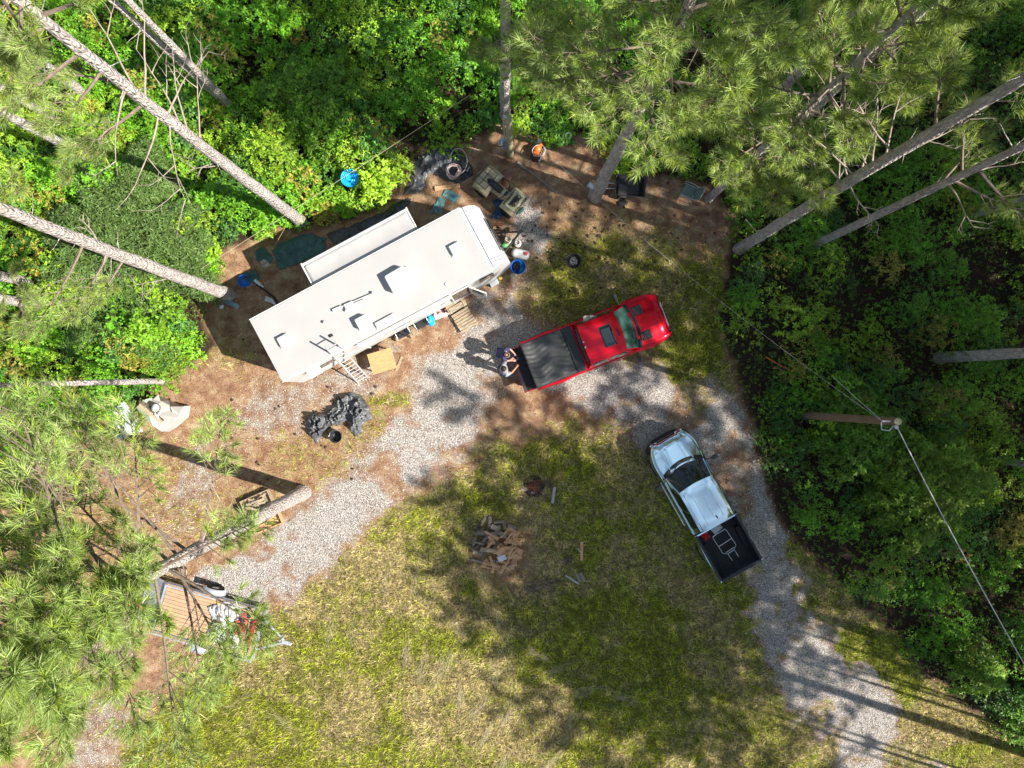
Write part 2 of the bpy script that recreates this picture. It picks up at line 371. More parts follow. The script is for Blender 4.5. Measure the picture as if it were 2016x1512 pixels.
# ground: one sheet, fine in the middle and reaching the horizon
def axis(inner, step, outer):
    a = list(np.arange(-inner, inner + 1e-6, step)); k = inner; e = []
    while k < outer: k *= 1.35; e.append(k)
    return np.array([-q for q in e[::-1]] + a + e)
ax, ay = axis(24, .11, 600), axis(19.03, .11, 600)
XX, YY = np.meshgrid(ax, ay, indexing='ij'); PX, PY = px_of(XX, YY)
gv, gs, wd = zones(PX, PY); tone = lawn_tone(PX, PY)
n_x, n_y = XX.shape
far = np.maximum(np.abs(XX) - 26, np.abs(YY) - 21); Z = np.where(far > 0, 1.2 * np.sin(XX * .05) * np.sin(YY * .06) * np.clip(far / 40, 0, 1), 0)
me = bpy.data.meshes.new('ground'); co = np.stack([XX, YY, Z], -1).reshape(-1, 3)
idx = np.arange(n_x * n_y).reshape(n_x, n_y)
q = np.stack([idx[:-1, :-1], idx[1:, :-1], idx[1:, 1:], idx[:-1, 1:]], -1).reshape(-1, 4)
me.vertices.add(len(co)); me.vertices.foreach_set('co', co.astype(np.float32).ravel())
me.loops.add(q.size); me.loops.foreach_set('vertex_index', q.astype(np.int32).ravel())
me.polygons.add(len(q)); me.polygons.foreach_set('loop_start', np.arange(0, q.size, 4, dtype=np.int32)); me.update(calc_edges=True)
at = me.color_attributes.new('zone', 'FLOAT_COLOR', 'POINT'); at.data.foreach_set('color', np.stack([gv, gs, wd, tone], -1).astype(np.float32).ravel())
ground = bpy.data.objects.new('ground', me); C.objects.link(ground); tag(ground, 'bare reddish dirt, straw and thin grass ground of the clearing', 'ground', kind='structure')

def ground_mat():
    m, n, b, l = newmat('ground_surface'); b.inputs['Roughness'].default_value = .95; b.inputs['Specular IOR Level'].default_value = .15
    N = n.nodes.new
    t = N('ShaderNodeTexCoord'); a = N('ShaderNodeAttribute'); a.attribute_name = 'zone'
    sp = N('ShaderNodeSeparateColor'); l(a.outputs['Color'], sp.inputs['Color'])
    def noise(s, d=6, ro=.6):
        z = N('ShaderNodeTexNoise'); z.inputs['Scale'].default_value = s; z.inputs['Detail'].default_value = d; z.inputs['Roughness'].default_value = ro; l(t.outputs['Object'], z.inputs['Vector']); return z
    def mix(f, c1, c2, bt='MIX'):
        k = N('ShaderNodeMix'); k.data_type = 'RGBA'; k.blend_type = bt
        if isinstance(f, float): k.inputs[0].default_value = f
        else: l(f, k.inputs[0])
        l(c1, k.inputs[6]); l(c2, k.inputs[7]); return k.outputs[2]
    def fuzz(mask, nn, w=1.2, w2=.8):   # mask broken up by noise
        k = N('ShaderNodeMath'); k.operation = 'MULTIPLY_ADD'; l(nn.outputs['Fac'], k.inputs[0]); k.inputs[1].default_value = w; l(mask, k.inputs[2])
        k2 = N('ShaderNodeMath'); k2.operation = 'MULTIPLY_ADD'; l(mid.outputs['Fac'], k2.inputs[0]); k2.inputs[1].default_value = w2; l(k.outputs[0], k2.inputs[2])
        j = N('ShaderNodeMapRange'); j.inputs['From Min'].default_value = .40 + (w + w2) / 2; j.inputs['From Max'].default_value = .74 + (w + w2) / 2; l(k2.outputs[0], j.inputs['Value']); return j.outputs['Result']
    big, mid, fine, vfine = noise(.35), noise(2.2), noise(11), noise(38, 3)
    dirt1 = ramp(n, mid.outputs['Fac'], [(.30, (.20, .10, .06)), (.5, (.36, .215, .13)), (.66, (.50, .37, .23))], l)
    dirt2 = ramp(n, vfine.outputs['Fac'], [(.36, (.30, .25, .22)), (.5, (.9, .9, .88)), (.64, (1.45, 1.4, 1.3))], l)
    dirt = mix(.8, dirt1.outputs['Color'], dirt2.outputs['Color'], 'MULTIPLY')
    # gravel
    vo = N('ShaderNodeTexVoronoi'); vo.inputs['Scale'].default_value = 32; vo.inputs['Randomness'].default_value = 1; l(t.outputs['Object'], vo.inputs['Vector'])
    sc = N('ShaderNodeSeparateColor'); l(vo.outputs['Color'], sc.inputs['Color'])
    gc = ramp(n, sc.outputs[0], [(0, (.26, .225, .20)), (.3, (.46, .42, .385)), (.75, (.62, .575, .53)), (1, (.76, .72, .67))], l)
    gd = ramp(n, vo.outputs['Distance'], [(.35, (1, 1, 1)), (.8, (.30, .27, .25))], l)
    grav = mix(.85, gc.outputs['Color'], gd.outputs['Color'], 'MULTIPLY')
    # turf
    g1 = ramp(n, fine.outputs['Fac'], [(.36, (.035, .038, .008)), (.5, (.14, .145, .025)), (.64, (.28, .27, .06))], l)
    g2 = ramp(n, fine.outputs['Fac'], [(.36, (.09, .06, .03)), (.5, (.28, .21, .10)), (.64, (.50, .42, .24))], l)
    turf = mix(a.outputs['Alpha'], g1.outputs['Color'], g2.outputs['Color'])
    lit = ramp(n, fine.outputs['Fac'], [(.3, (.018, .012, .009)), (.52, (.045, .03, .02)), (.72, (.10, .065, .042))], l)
    c = mix(fuzz(sp.outputs[1], fine), dirt, turf)
    c = mix(fuzz(sp.outputs[0], vfine, 1.8, .9), c, grav)
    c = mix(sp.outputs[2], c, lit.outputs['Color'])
    l(c, b.inputs['Base Color'])
    bp = N('ShaderNodeBump'); bp.inputs['Strength'].default_value = .9; bp.inputs['Distance'].default_value = .04
    inv = N('ShaderNodeMath'); inv.operation = 'SUBTRACT'; l(vfine.outputs['Fac'], inv.inputs[0]); mu = N('ShaderNodeMath'); mu.operation = 'MULTIPLY'; l(vo.outputs['Distance'], mu.inputs[0]); l(sp.outputs[0], mu.inputs[1]); l(mu.outputs[0], inv.inputs[1])
    l(inv.outputs[0], bp.inputs['Height']); l(bp.outputs['Normal'], b.inputs['Normal'])
    return m
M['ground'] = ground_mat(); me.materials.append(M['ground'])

# ------------------------------------------------------------------ loose gravel stones, grass blades, straw
rng = np.random.default_rng(5)
def scatter(n, x0, x1, y0, y1): return rng.uniform(x0, x1, n), rng.uniform(y0, y1, n)
def rnd(n, a, b): return rng.uniform(a, b, n)

def stones():
    x, y = scatter(420000, -21, 25, -19, 8); X, Y = px_of(x, y); g = zones(X, Y)[0]
    k = rng.random(len(x)) < g ** 1.3 * .62; x, y = x[k], y[k]; n = len(x)
    r = rnd(n, .010, .024) * (1 + (rng.random(n) < .06) * .7); a = rnd(n, 0, 6.28)
    base = np.array([(1, 0, 0), (0, 1, 0), (-1, 0, 0), (0, -1, 0), (0, 0, 1), (0, 0, -.3)], float)
    p = base[None] * (r[:, None, None] * rng.uniform(.6, 1.35, (n, 6, 3)))
    ca, sa = np.cos(a)[:, None], np.sin(a)[:, None]
    q = np.stack([p[..., 0] * ca - p[..., 1] * sa, p[..., 0] * sa + p[..., 1] * ca, p[..., 2] * .8 + .004], -1)
    q[..., 0] += x[:, None]; q[..., 1] += y[:, None]
    tri = [(0, 1, 4), (1, 2, 4), (2, 3, 4), (3, 0, 4)]
    v = q[:, np.array(tri).ravel()].reshape(-1, 3)
    g_ = np.clip(rng.normal(.58, .17, n), .14, .85); tn = rng.random((n, 1)) * .9; c = g_[:, None] * (np.array([1.08, .98, .90]) * (1 - tn * .5) + np.array([1.05, .86, .70]) * tn * .5)
    o = mesh_np('gravel', v, 3, M['stone'], np.repeat(c, 12, 0)); tag(o, 'loose pale grey gravel spread along the drive and around the trailer', 'gravel', kind='stuff')
stones()

def blades(x, y, L, w, lean, az, col, zb=0.0):
    n = len(x); h = L * np.cos(lean); d = L * np.sin(lean); px_, py_ = -np.sin(az) * w, np.cos(az) * w
    v = np.zeros((n, 3, 3)); v[:, 0] = np.stack([x - px_, y - py_, np.full(n, zb)], -1); v[:, 1] = np.stack([x + px_, y + py_, np.full(n, zb)], -1)
    v[:, 2] = np.stack([x + np.cos(az) * d, y + np.sin(az) * d, h + zb], -1)
    return v.reshape(-1, 3), np.repeat(col, 3, 0)
def lawn():
    x, y = scatter(760000, -20.5, 24.5, -17.5, 8); X, Y = px_of(x, y); g, s, w = zones(X, Y); t = lawn_tone(X, Y)
    k = (rng.random(len(x)) < s ** 1.4 * .8); x, y, t, X, Y = x[k], y[k], t[k], X[k], Y[k]; n = len(x)
    straw = rng.random(n) < .14 + .68 * t
    gcol = np.array([.27, .33, .018]) * rng.uniform(.4, 1.6, (n, 1)) * np.array([1, 1, 1]) + rng.uniform(0, .05, (n, 1)) * np.array([1.3, .7, 0])
    scol = np.array([.54, .45, .21]) * rng.uniform(.35, 1.35, (n, 1))
    col = np.where(straw[:, None], scol, gcol) * (.55 + 1.05 * sstep(.30, .68, fbm(X / 7, Y / 7, 67, 3)))[:, None]
    L = rnd(n, .08, .24) * (.7 + .7 * fbm(X / 25, Y / 25, 61)); swirl = fbm(X / 60, Y / 60, 71) * 12.6
    az = np.where(rng.random(n) < .45, swirl + rng.normal(0, .5, n), rnd(n, 0, 6.28)); lean = rnd(n, .3, 1.35)
    v, c = blades(x, y, L, rnd(n, .006, .014), lean, az, col)
    # long flattened straw swaths
    sw = [(650, 1250, 1.5, 40), (690, 1255, 1.5, 30), (800, 1290, 1.45, 60), (830, 1320, 1.3, 70), (860, 1335, 1.25, 70), (880, 1310, 1.2, 50), (905, 1380, 1.5, 60), (975, 1330, 1.7, 50),
          (945, 1390, -2.2, 60), (960, 1440, -2.1, 60), (1000, 1400, -1.9, 60), (1090, 1320, .5, 50), (1150, 1360, .3, 60), (1230, 1375, 2.8, 60), (1085, 1500, -2.3, 60), (905, 1240, 2.3, 40), (980, 1220, 1.9, 40),
          (1120, 1430, 1.2, 40), (760, 1160, 1.5, 30), (820, 1150, 1.5, 30), (1520, 1230, .9, 25), (560, 1420, 2.5, 30), (470, 1380, .4, 30), (1060, 1290, 2.6, 50), (990, 1500, -2.0, 50)]
    vs_, cs_ = [v], [c]
    for (a, b2, az0, m_) in sw:
        m_ = m_ * 2; cx, cy = G(a, b2); u = rng.normal(0, .36, m_); w_ = rng.normal(0, .09, m_)
        xx = cx + np.cos(az0) * u - np.sin(az0) * w_; yy = cy + np.sin(az0) * u + np.cos(az0) * w_
        v2, c2 = blades(xx, yy, rnd(m_, .18, .42), rnd(m_, .003, .006), rnd(m_, 1.25, 1.5), az0 + rng.normal(0, .28, m_), np.array([.52, .46, .28]) * rng.uniform(.6, 1.25, (m_, 1)), .05)
        vs_.append(v2); cs_.append(c2)
    o = mesh_np('grass', np.concatenate(vs_), 3, M['grass'], np.concatenate(cs_)); tag(o, 'patchy green and straw coloured grass of the clearing', 'grass', kind='stuff')
    # pine straw and twigs lying on the bare dirt
    x, y = scatter(240000, -18, 11, -14, 12); X, Y = px_of(x, y); g, s, w = zones(X, Y)
    k = rng.random(len(x)) < (1 - g) * (1 - .7 * s) * (1 - w) * .5; x, y = x[k], y[k]; n = len(x)
    col = np.where((rng.random(n) < .35)[:, None], np.array([.50, .38, .24]), np.array([.20, .105, .06])) * rng.uniform(.5, 1.3, (n, 1))
    v, c = blades(x, y, rnd(n, .08, .2), rnd(n, .003, .006), rnd(n, 1.3, 1.5), rnd(n, 0, 6.28), col, .006)
    o = mesh_np('pine_straw', v, 3, M['grass'], c); tag(o, 'fallen brown pine needles strewn over the bare dirt', 'pine straw', kind='stuff')
lawn()

# ------------------------------------------------------------------ leafy undergrowth
def leaf_quads(c, up, az, L, Wd, tilt, col):
    """diamond leaves from point c, direction az, tilted by tilt"""
    d = np.stack([np.cos(az) * np.cos(tilt), np.sin(az) * np.cos(tilt), np.sin(tilt)], -1)
    s = np.stack([-np.sin(az), np.cos(az), up], -1); s /= np.linalg.norm(s, axis=1, keepdims=True)
    a = c; b = c + d * (L * .45)[:, None] + s * (Wd * .5)[:, None]; e = c + d * L[:, None]; e[:, 2] -= L * .15; f = c + d * (L * .45)[:, None] - s * (Wd * .5)[:, None]
    return np.stack([a, b, e, f], 1).reshape(-1, 3), np.repeat(col, 4, 0)
def shoots(c, k, L, Wd, base, seed=0, spread=.5):
    n = len(c); cc = np.repeat(c, k, 0); m = n * k
    az = np.tile(np.arange(k) * 2 * np.pi / k, n) + np.repeat(rnd(n, 0, 6.28), k) + rng.normal(0, .25, m)
    tl = rng.normal(.12, spread, m)
    lc = np.repeat(rng.uniform(.72, 1.30, (n, 1)), k, 0) * rng.uniform(.75, 1.25, (m, 1)); col = np.repeat(base, k, 0) * lc
    col[:, 0] += rng.uniform(0, .03, m)
    cc = cc + rng.normal(0, .018, (m, 3))
    return leaf_quads(cc, rng.normal(0, .45, m), az, rng.uniform(.7, 1.3, m) * L, rng.uniform(.7, 1.3, m) * Wd, tl, col)
def undergrowth():
    V, K = [], []
    st = .56; gx, gy = np.meshgrid(np.arange(-25, 26, st), np.arange(-20, 20.5, st)); gx = gx.ravel() + rnd(gx.size, -.28, .28); gy = gy.ravel() + rnd(gy.size, -.28, .28)
    X, Y = px_of(gx, gy); d = -sdist(CLEAR, X, Y) + (fbm(X / 34, Y / 34, 3) - .5) * 40
    k = (d > 6) & (np.hypot(X - 690, Y - 352) > 24); gx, gy, X, Y, d = gx[k], gy[k], X[k], Y[k], d[k]
    hole = fbm(X / 70, Y / 70, 83); keep = (rng.random(len(gx)) < np.where(hole < np.where(X > 1200, .42, .33), .12, np.where(X > 1200, .82, .95))); gx, gy, X, Y, d = gx[keep], gy[keep], X[keep], Y[keep], d[keep]
    big = fbm(X / 110, Y / 110, 91)
    hh = (.45 + 2.6 * sstep(.35, .75, big) * rng.uniform(.4, 1, len(gx)) + .4 * rng.random(len(gx))) * np.clip(.35 + d / 110, .35, 1)
    yel = sstep(.45, .7, fbm(X / 80, Y / 80, 97))
    for x, y, h, yl, dd in zip(gx, gy, hh, yel, d):
        r = random.uniform(.34, .62) * (1 + .16 * h); n = int(26 + 18 * r * r * 4); u = rng.random(n); a = rng.uniform(0, 6.28, n); rr = r * np.sqrt(u)
        z = h * (1 - .55 * u * u) * rng.uniform(.40, 1.0, n) + .04
        c = np.stack([x + rr * np.cos(a), y + rr * np.sin(a), z], -1)
        hue = random.random()
        base = np.array([.14, .36, .022]) * (1 - yl) + np.array([.26, .43, .032]) * yl
        if hue < .18: base = np.array([.07, .20, .035])
        elif hue > .93: base = np.array([.30, .28, .05])
        base = base * random.uniform(.8, 1.4)
        sz = random.choice([.085, .10, .12, .14, .17]) * (.85 if x > 7 else 1); base = base * (.78 if x > 7 else 1.06)  # leaf colour darkened on the right to stand in for the shade of the woods
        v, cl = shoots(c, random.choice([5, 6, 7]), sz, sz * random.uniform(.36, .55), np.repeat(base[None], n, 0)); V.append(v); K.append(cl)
    # low plants between the bushes
    x, y = scatter(52000, -25, 25, -20, 20.5); X, Y = px_of(x, y); dd = -sdist(CLEAR, X, Y) + (fbm(X / 34, Y / 34, 3) - .5) * 40
    k = (dd > -2) & (fbm(X / 22, Y / 22, 101) > .30); x, y = x[k], y[k]; n = len(x); c = np.stack([x, y, rnd(n, .03, .38)], -1)
    bb = np.array([.09, .20, .02]) * (.6 + .9 * rng.random((n, 1))) + np.array([.10, .05, .01]) * rng.random((n, 1)) ** 3
    v, cl = shoots(c, 5, .085, .040, bb); V.append(v); K.append(cl)
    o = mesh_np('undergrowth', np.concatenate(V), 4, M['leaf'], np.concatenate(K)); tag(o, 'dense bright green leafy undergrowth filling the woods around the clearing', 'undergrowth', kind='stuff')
undergrowth()

def bush(name, px, py, r, h, base, label, cat, size=.1, n=900, fine=False, group=None, seed=1):
    x, y = G(px, py); rs = np.random.default_rng(seed)
    t = thing(name, label, cat, (x, y, 0), 0, group)
    s = MB()
    for k in range(7):
        a = k * 2.4; e = (r * .6 * math.cos(a), r * .6 * math.sin(a), h * .75)
        s.tube([(0, 0, 0), (e[0] * .3, e[1] * .3, h * .4), e], [.05, .03, .012], 6)
    s.build('stem', M['limb'], t)
    u = rs.random(n); a = rs.uniform(0, 6.28, n); lump = 1 + .20 * np.sin(a * 3 + seed) + .16 * np.sin(a * 7 + seed * 2) + .10 * np.sin(a * 13 + seed)
    rr = r * np.sqrt(u) * lump; z = h * (1 - .6 * u ** 1.6) * rs.uniform(.6, 1.02, n) * (.8 + .4 * fbm(rr * np.cos(a) * 1.3, rr * np.sin(a) * 1.3, seed))
    c = np.stack([rr * np.cos(a), rr * np.sin(a), z + .05], -1); col = np.repeat(np.array([base]), n, 0) * (.7 + .6 * fbm(c[:, 0] * 1.7, c[:, 1] * 1.7, seed + 5)[:, None])
    if fine: v, cl = shoots(c, 8, size, size * .22, col, spread=.45)
    else: v, cl = shoots(c, 7, size, size * .46, col)
    mesh_np('crown', v, 4, M['leaf'], cl, t)
bush('cedar_bush', 275, 470, 3.0, 2.2, (.12, .22, .055), 'wide dark fine-leaved evergreen bush beside the trunk that leans toward the trailer', 'bush', .17, 6500, True, seed=3)
bush('cedar_bush', 270, 620, 2.1, 1.5, (.13, .25, .055), 'smaller dark fine-leaved evergreen bush below the leaning trunk left of the trailer', 'bush', .16, 3200, True, seed=4)
bush('leafy_bush', 330, 690, 1.2, 1.1, (.20, .34, .03), 'yellow-green leafy bush at the edge of the dirt beside the thin straight trunk', 'bush', .11, 900, seed=5)
bush('leafy_bush', 645, 225, 1.8, 2.2, (.13, .29, .025), 'large bright green bush behind the blue tub', 'bush', .14, 1500, seed=6)
bush('sapling', 1760, 940, 2.2, 3.4, (.15, .27, .025), 'tall yellow-green sweetgum sapling under the overhead cable', 'sapling', .15, 1500, seed=7)
bush('sapling', 1660, 850, 1.7, 2.6, (.11, .24, .025), 'bright green sapling below the foot of the leaning utility pole', 'sapling', .14, 1100, seed=8)
bush('sapling', 1890, 1300, 1.0, 1.9, (.16, .30, .03), 'pale leafy sapling at the bottom corner beside the sunlit grass', 'sapling', .14, 420, seed=9)
# ------------------------------------------------------------------ pines
def needle_tufts(cs, ds, ln, k, rs, wid=.0045, tone=1.0):
    """cs tuft ends, ds twig directions, ln needle length"""
    n = len(cs); m = n * k; c = np.repeat(cs, k, 0); d = np.repeat(ds, k, 0)
    t = rs.uniform(0, 1, m); c = c - d * (t * .22)[:, None]
    v = rs.normal(0, 1, (m, 3)); v -= d * np.sum(v * d, 1, keepdims=True); v /= np.linalg.norm(v, axis=1, keepdims=True) + 1e-9
    a = rs.uniform(.3, 1.25, m) * (.5 + t * .8); dirn = d * np.cos(a)[:, None] + v * np.sin(a)[:, None]; dirn[:, 2] -= .10; dirn /= np.linalg.norm(dirn, axis=1, keepdims=True)
    L = rs.uniform(.7, 1.1, m) * ln; s = np.cross(dirn, rs.normal(0, 1, (m, 3))); s /= np.linalg.norm(s, axis=1, keepdims=True) + 1e-9
    e = c + dirn * L[:, None]; e[:, 2] -= L * .08
    ver = np.stack([c - s * wid, c + s * wid, e + s * wid * .35], 1).reshape(-1, 3)
    tc = np.repeat(rs.uniform(.6, 1.35, (n, 1)), k, 0); r = rs.random((m, 1))
    col = (np.array([.17, .27, .045]) * (1 - r) + np.array([.46, .56, .20]) * r) * tc * tone
    yg = np.repeat(rs.random((n, 1)) < .3, k, 0) & (t[:, None] < .35); col = np.where(yg, np.array([.36, .46, .07]) * tone, col)
    return ver, np.repeat(col, 3, 0)

def pine(label, bx, by, h, r0, c0, cr, seed, group=None, nl=34, tw=7, k=64, lean=(0, 0), dead=(), live=(), bias=None, ndl=.25, stubs=8, top=True, curve=.12, dens=1.0, wid=.007, tone=1.0, live_lo=.35, cover=None):
    rs = np.random.default_rng(seed); rr = random.Random(seed)
    root = thing('pine_tree', label, 'pine tree', (bx, by, 0), 0, group)
    ph = rr.uniform(0, 6.28)
    def axis_at(z):
        u = z / h; return Vector((lean[0] * u + curve * math.sin(u * 5 + ph) * u, lean[1] * u + curve * math.cos(u * 4 + ph) * u, z))
    def rad(z): u = z / h; return r0 * (1 - .72 * u) + .22 * r0 * math.exp(-z / .5)
    tr = MB(); vs_ = []; ns, na = 64, 14
    for i in range(ns + 1):
        z = h * (i / ns) ** 1.15; c = axis_at(z); q = rad(z)
        for j in range(na):
            a = 6.28318 * j / na; w = q * (1 + .05 * math.sin(a * 3 + z * 2.1 + ph) + rr.uniform(-.055, .055))
            vs_.append((c.x + w * math.cos(a), c.y + w * math.sin(a), z - (.03 if i == 0 else 0)))
    fs_ = [(i * na + j, i * na + (j + 1) % na, (i + 1) * na + (j + 1) % na, (i + 1) * na + j) for i in range(ns) for j in range(na)]
    tr.add(vs_, fs_, True); 
    br = MB(); ends = []; dirs = []
    def limb(z, az, l, rise, r1, ntw, lo=.32):
        p = axis_at(z); pts = [p.copy()]; d = Vector((math.cos(az), math.sin(az), rise)); wob = rr.uniform(-.25, .25)
        for i in range(6):
            d = Vector((d.x - wob * .1 * math.sin(az), d.y + wob * .1 * math.cos(az), d.z + rr.uniform(-.02, .11))); dd = d.normalized(); p = p + dd * l / 6; pts.append(p.copy())
        br.tube(pts, [r1 * (1 - .8 * i / 6) for i in range(7)], 5, caps=False)
        ends.append(pts[-1]); dirs.append((pts[-1] - pts[-2]).normalized())
        for j in range(ntw):
            u = lo + (1 - lo) * (j + rr.random() * .7) / ntw; f = u * 6; i = min(5, int(f)); b = pts[i].lerp(pts[i + 1], f - i); bd = (pts[i + 1] - pts[i]).normalized()
            sgn = 1 if j % 2 else -1; ta = rr.uniform(.5, 1.05) * sgn; td = Matrix.Rotation(ta, 3, 'Z') @ bd; td.z += rr.uniform(-.05, .5); td.normalize()
            tl = l * rr.uniform(.16, .34) * (1.25 - .6 * u); e = b + td * tl
            br.tube([b, b.lerp(e, .5) + Vector((0, 0, .03)), e], [.014, .010, .006], 4, caps=False); ends.append(e); dirs.append((td + Vector((0, 0, .25))).normalized())
            for q_ in range(2 if rr.random() < .7 else 1):
                ta = -ta if q_ else ta
                e2 = b + td * tl * .55 + (Matrix.Rotation(-ta * 1.2, 3, 'Z') @ td) * tl * .5; br.tube([b + td * tl * .5, e2], [.008, .005], 3, caps=False); ends.append(e2); dirs.append((e2 - b).normalized())
    g = 2.39996; a0 = rr.uniform(0, 6.28)
    for i in range(int(nl * dens)):
        u = (i + rr.random()) / (nl * dens); z = c0 + (h - .3 - c0) * u; az = a0 + i * g + rr.uniform(-.3, .3)
        l = cr * (1 - .78 * u ** 1.5) * rr.uniform(.65, 1.05) * (.55 + .45 * min(1, u / .15))
        if bias is not None:
            bb = .5 + .5 * math.cos(az - bias[0]); 
            if u < .22 and bb < bias[1]: continue
            if u < .75: l *= .36 + .72 * bb
        limb(z, az, l, .12 + .55 * u, .045 * (1 - .5 * u), max(3, int(tw * l / cr + 1.5)))
    for (z, az, l) in live: limb(z, az, l, .08, .045, int(tw * 1.3), live_lo)
    if cover:
        for i in range(26): limb(cover[0] + (cover[1] - cover[0]) * i / 26, cover[2] + rr.uniform(-1.1, 1.1), rr.uniform(1.2, 2.1), .25, .03, 9, .08)
    if top: ends.append(axis_at(h)); dirs.append(Vector((0, 0, 1)))
    v, c = needle_tufts(np.array([tuple(e) for e in ends]), np.array([tuple(d) for d in dirs]), ndl, k, rs, wid, tone)
    tri = np.array([(f[0], f[j], f[j + 1]) for f in br.f for j in range(1, len(f) - 1)], int); bv = np.array(br.v)[tri.ravel()]; nb = len(tri)
    cr_ = mesh_np('crown', np.concatenate([bv, v]), 3, M['limb'], np.concatenate([np.zeros((len(bv), 3)) + .2, c]), root)
    cr_.data.materials.append(M['needle']); cr_.data.polygons.foreach_set('material_index', np.r_[np.zeros(nb, np.int32), np.ones(len(v) // 3, np.int32)])
    dm = None
    def deadlimb(z, az, l, rise, r1, gen=2):
        nonlocal dm; p = axis_at(z) if not isinstance(z, Vector) else z; d = Vector((math.cos(az), math.sin(az), rise)).normalized(); pts = [p.copy()]
        nseg = 7
        for i in range(nseg):
            d = (d + Vector((rr.uniform(-.16, .16), rr.uniform(-.16, .16), rr.uniform(-.10, .14)))).normalized(); p = p + d * l / nseg; pts.append(p.copy())
            if gen and i > 1 and rr.random() < .6: deadlimb(p.copy(), math.atan2(d.y, d.x) + rr.choice([-1, 1]) * rr.uniform(.5, 1.1), l * rr.uniform(.25, .5), d.z + rr.uniform(-.2, .3), r1 * .5, gen - 1)
        dm.tube(pts, [r1 * (1 - .82 * i / nseg) for i in range(nseg + 1)], 5, caps=True)
    for (z, az, l) in dead:
        dm = MB(); deadlimb(z, az, l, .1, .03); dm.build('dead_branch', M['twig'], root)
    dm = tr
    for i in range(stubs):
        z = rr.uniform(h * .22, c0 + 1); deadlimb(z, rr.uniform(0, 6.28), rr.uniform(.2, .75), rr.uniform(-.1, .3), rr.uniform(.012, .02), 0)
    tr.build('trunk', M['bark'], root)
    return root

def P(px, py): return G(px, py)
PI = math.pi
pine('pale scaly pine trunk ending just behind the trailer slide-out, with many bare twigs', *P(592, 436), 23, .215, 15, 3.2, 11, k=56, stubs=16, lean=(-.2, .2), curve=.08,
     dead=((8.8, 1.45, 2.0), (9.4, 1.75, 2.4), (9.8, 1.9, 2.2), (10.5, -1.5, 2.2), (10.6, 1.2, 2.0), (11, 4.6, 2.6), (11.6, 1.5, 2.4), (11.9, 2.0, 2.4), (12.4, -1.7, 2.2), (7.4, -2.9, .8), (7.2, 3.3, .9)), live=((11.6, 3.9, 2.0), (13.3, 4.3, 1.8), (14, -2.4, 2.0), (12.6, 3.0, 1.8)))
pine('grey twin pine trunk in the top woods, the twin nearer to the twiggy trunk', *P(458, 216), 19, .13, 13.5, 2.2, 12, k=40, lean=(-.9, .35), curve=.1, stubs=5)
pine('grey twin pine trunk in the top woods, the twin farther from the twiggy trunk', *P(463, 219), 20, .14, 14, 2.2, 13, k=40, lean=(.25, .25), curve=.1, stubs=5)
pine('smooth pine trunk running alongside the scaly twiggy trunk at the top corner', *P(176, 190), 20, .19, 12, 2.6, 14, k=48, stubs=6, live=((7.5, -1.9, 2.0), (8.2, -.9, 2.0), (7.0, -2.6, 1.7)))
pine('thin straight pine trunk second from the scaly twiggy trunk at the edge', *P(112, 238), 18, .16, 12, 2.2, 15, k=40, stubs=5)
pine('thin pine trunk ending just above the wide evergreen bush, low needles round its foot', *P(216, 332), 19, .18, 12, 2.4, 16, k=48, stubs=6, live=((2.6, .1, 1.2), (3.0, -1.3, 1.6), (3.4, -.6, 1.3)))
pine('big pale pine trunk over the evergreen bush with a long bare side limb', *P(450, 580), 22, .235, 14, 3.0, 17, k=48, stubs=13, lean=(.3, .35), dead=((4.4, 3.35, 1.6), (8.6, -1.5, .8), (8.9, 1.7, .8)), live=((8.4, -2.0, 2.2), (9.6, -1.9, 2.8), (7.6, -2.1, 1.6)))
pine('short stretch of pine trunk just below the big pale trunk, upper of two', *P(80, 560), 18, .19, 11, 2.4, 18, k=40, stubs=4, live=((1.8, -.6, 1.2), (2.2, .3, 1.0), (2.4, -1.4, 1.4)))
pine('short stretch of pine trunk below the big pale trunk, lower of two', *P(92, 603), 17, .19, 11, 2.4, 19, k=40, stubs=4, live=((1.7, -.9, 1.4), (2.0, .1, 1.2), (2.5, -2, 1.6), (3, -1.2, 1.9), (1.3, -1.6, 1.0)))
pine('thin straight pale trunk whose foot stands at the dirt edge above the canvas pile', *P(330, 750), 17, .115, 11, 2.0, 20, k=40, stubs=3, lean=(-.1, -.3), curve=.05)
pine('large pine with its trunk passing between two wood crates, crown covering the bottom corner', *P(597, 970), 21.5, .27, 11.8, 4.0, 21, live_lo=.5, nl=100, tw=12, k=46, ndl=.28, tone=1.15, stubs=8, bias=(3.3, .38), curve=.10,
     live=((9.3, 1.35, 3.6), (9.8, 2.45, 3.9), (10.4, 2.2, 4.2), (12.6, 2.4, 4.4), (13.2, 2.0, 4.2), (13.8, 2.7, 3.6), (14.4, 1.7, 4.2), (12.2, 2.9, 3.6), (10.8, 2.4, 4.2), (11.4, 2.0, 4.4), (10.8, -.9, 2.8), (11.2, -.4, 3.0), (11.6, -1.3, 4.0), (10.4, -1.3, 3.4), (11.6, .5, 2.8), (12.0, 2.2, 3.4), (12.4, 1.4, 3.8)), dead=((10.2, -1.2, 2.2), (9.2, 1.15, 1.6)), cover=(13.2, 19, .48))
pine('pine with grey trunk beside the black dump cart, wide needle crown above', *P(1172, 386), 18.5, .24, 10.2, 3.5, 22, nl=56, tw=11, k=46, ndl=.28, tone=1.15, stubs=5, lean=(.3, .2),
     live=((8.4, 2.9, 4.0), (8.8, 2.95, 3.8), (8.6, 2.75, 3.6), (8.9, 2.5, 3.6), (9.2, -1.2, 1.9), (9.3, -.3, 2.8), (9.8, 2.7, 3.6), (9.9, 3.0, 3.4), (9.2, 2.5, 3.0), (9.4, -.2, 3.0)))
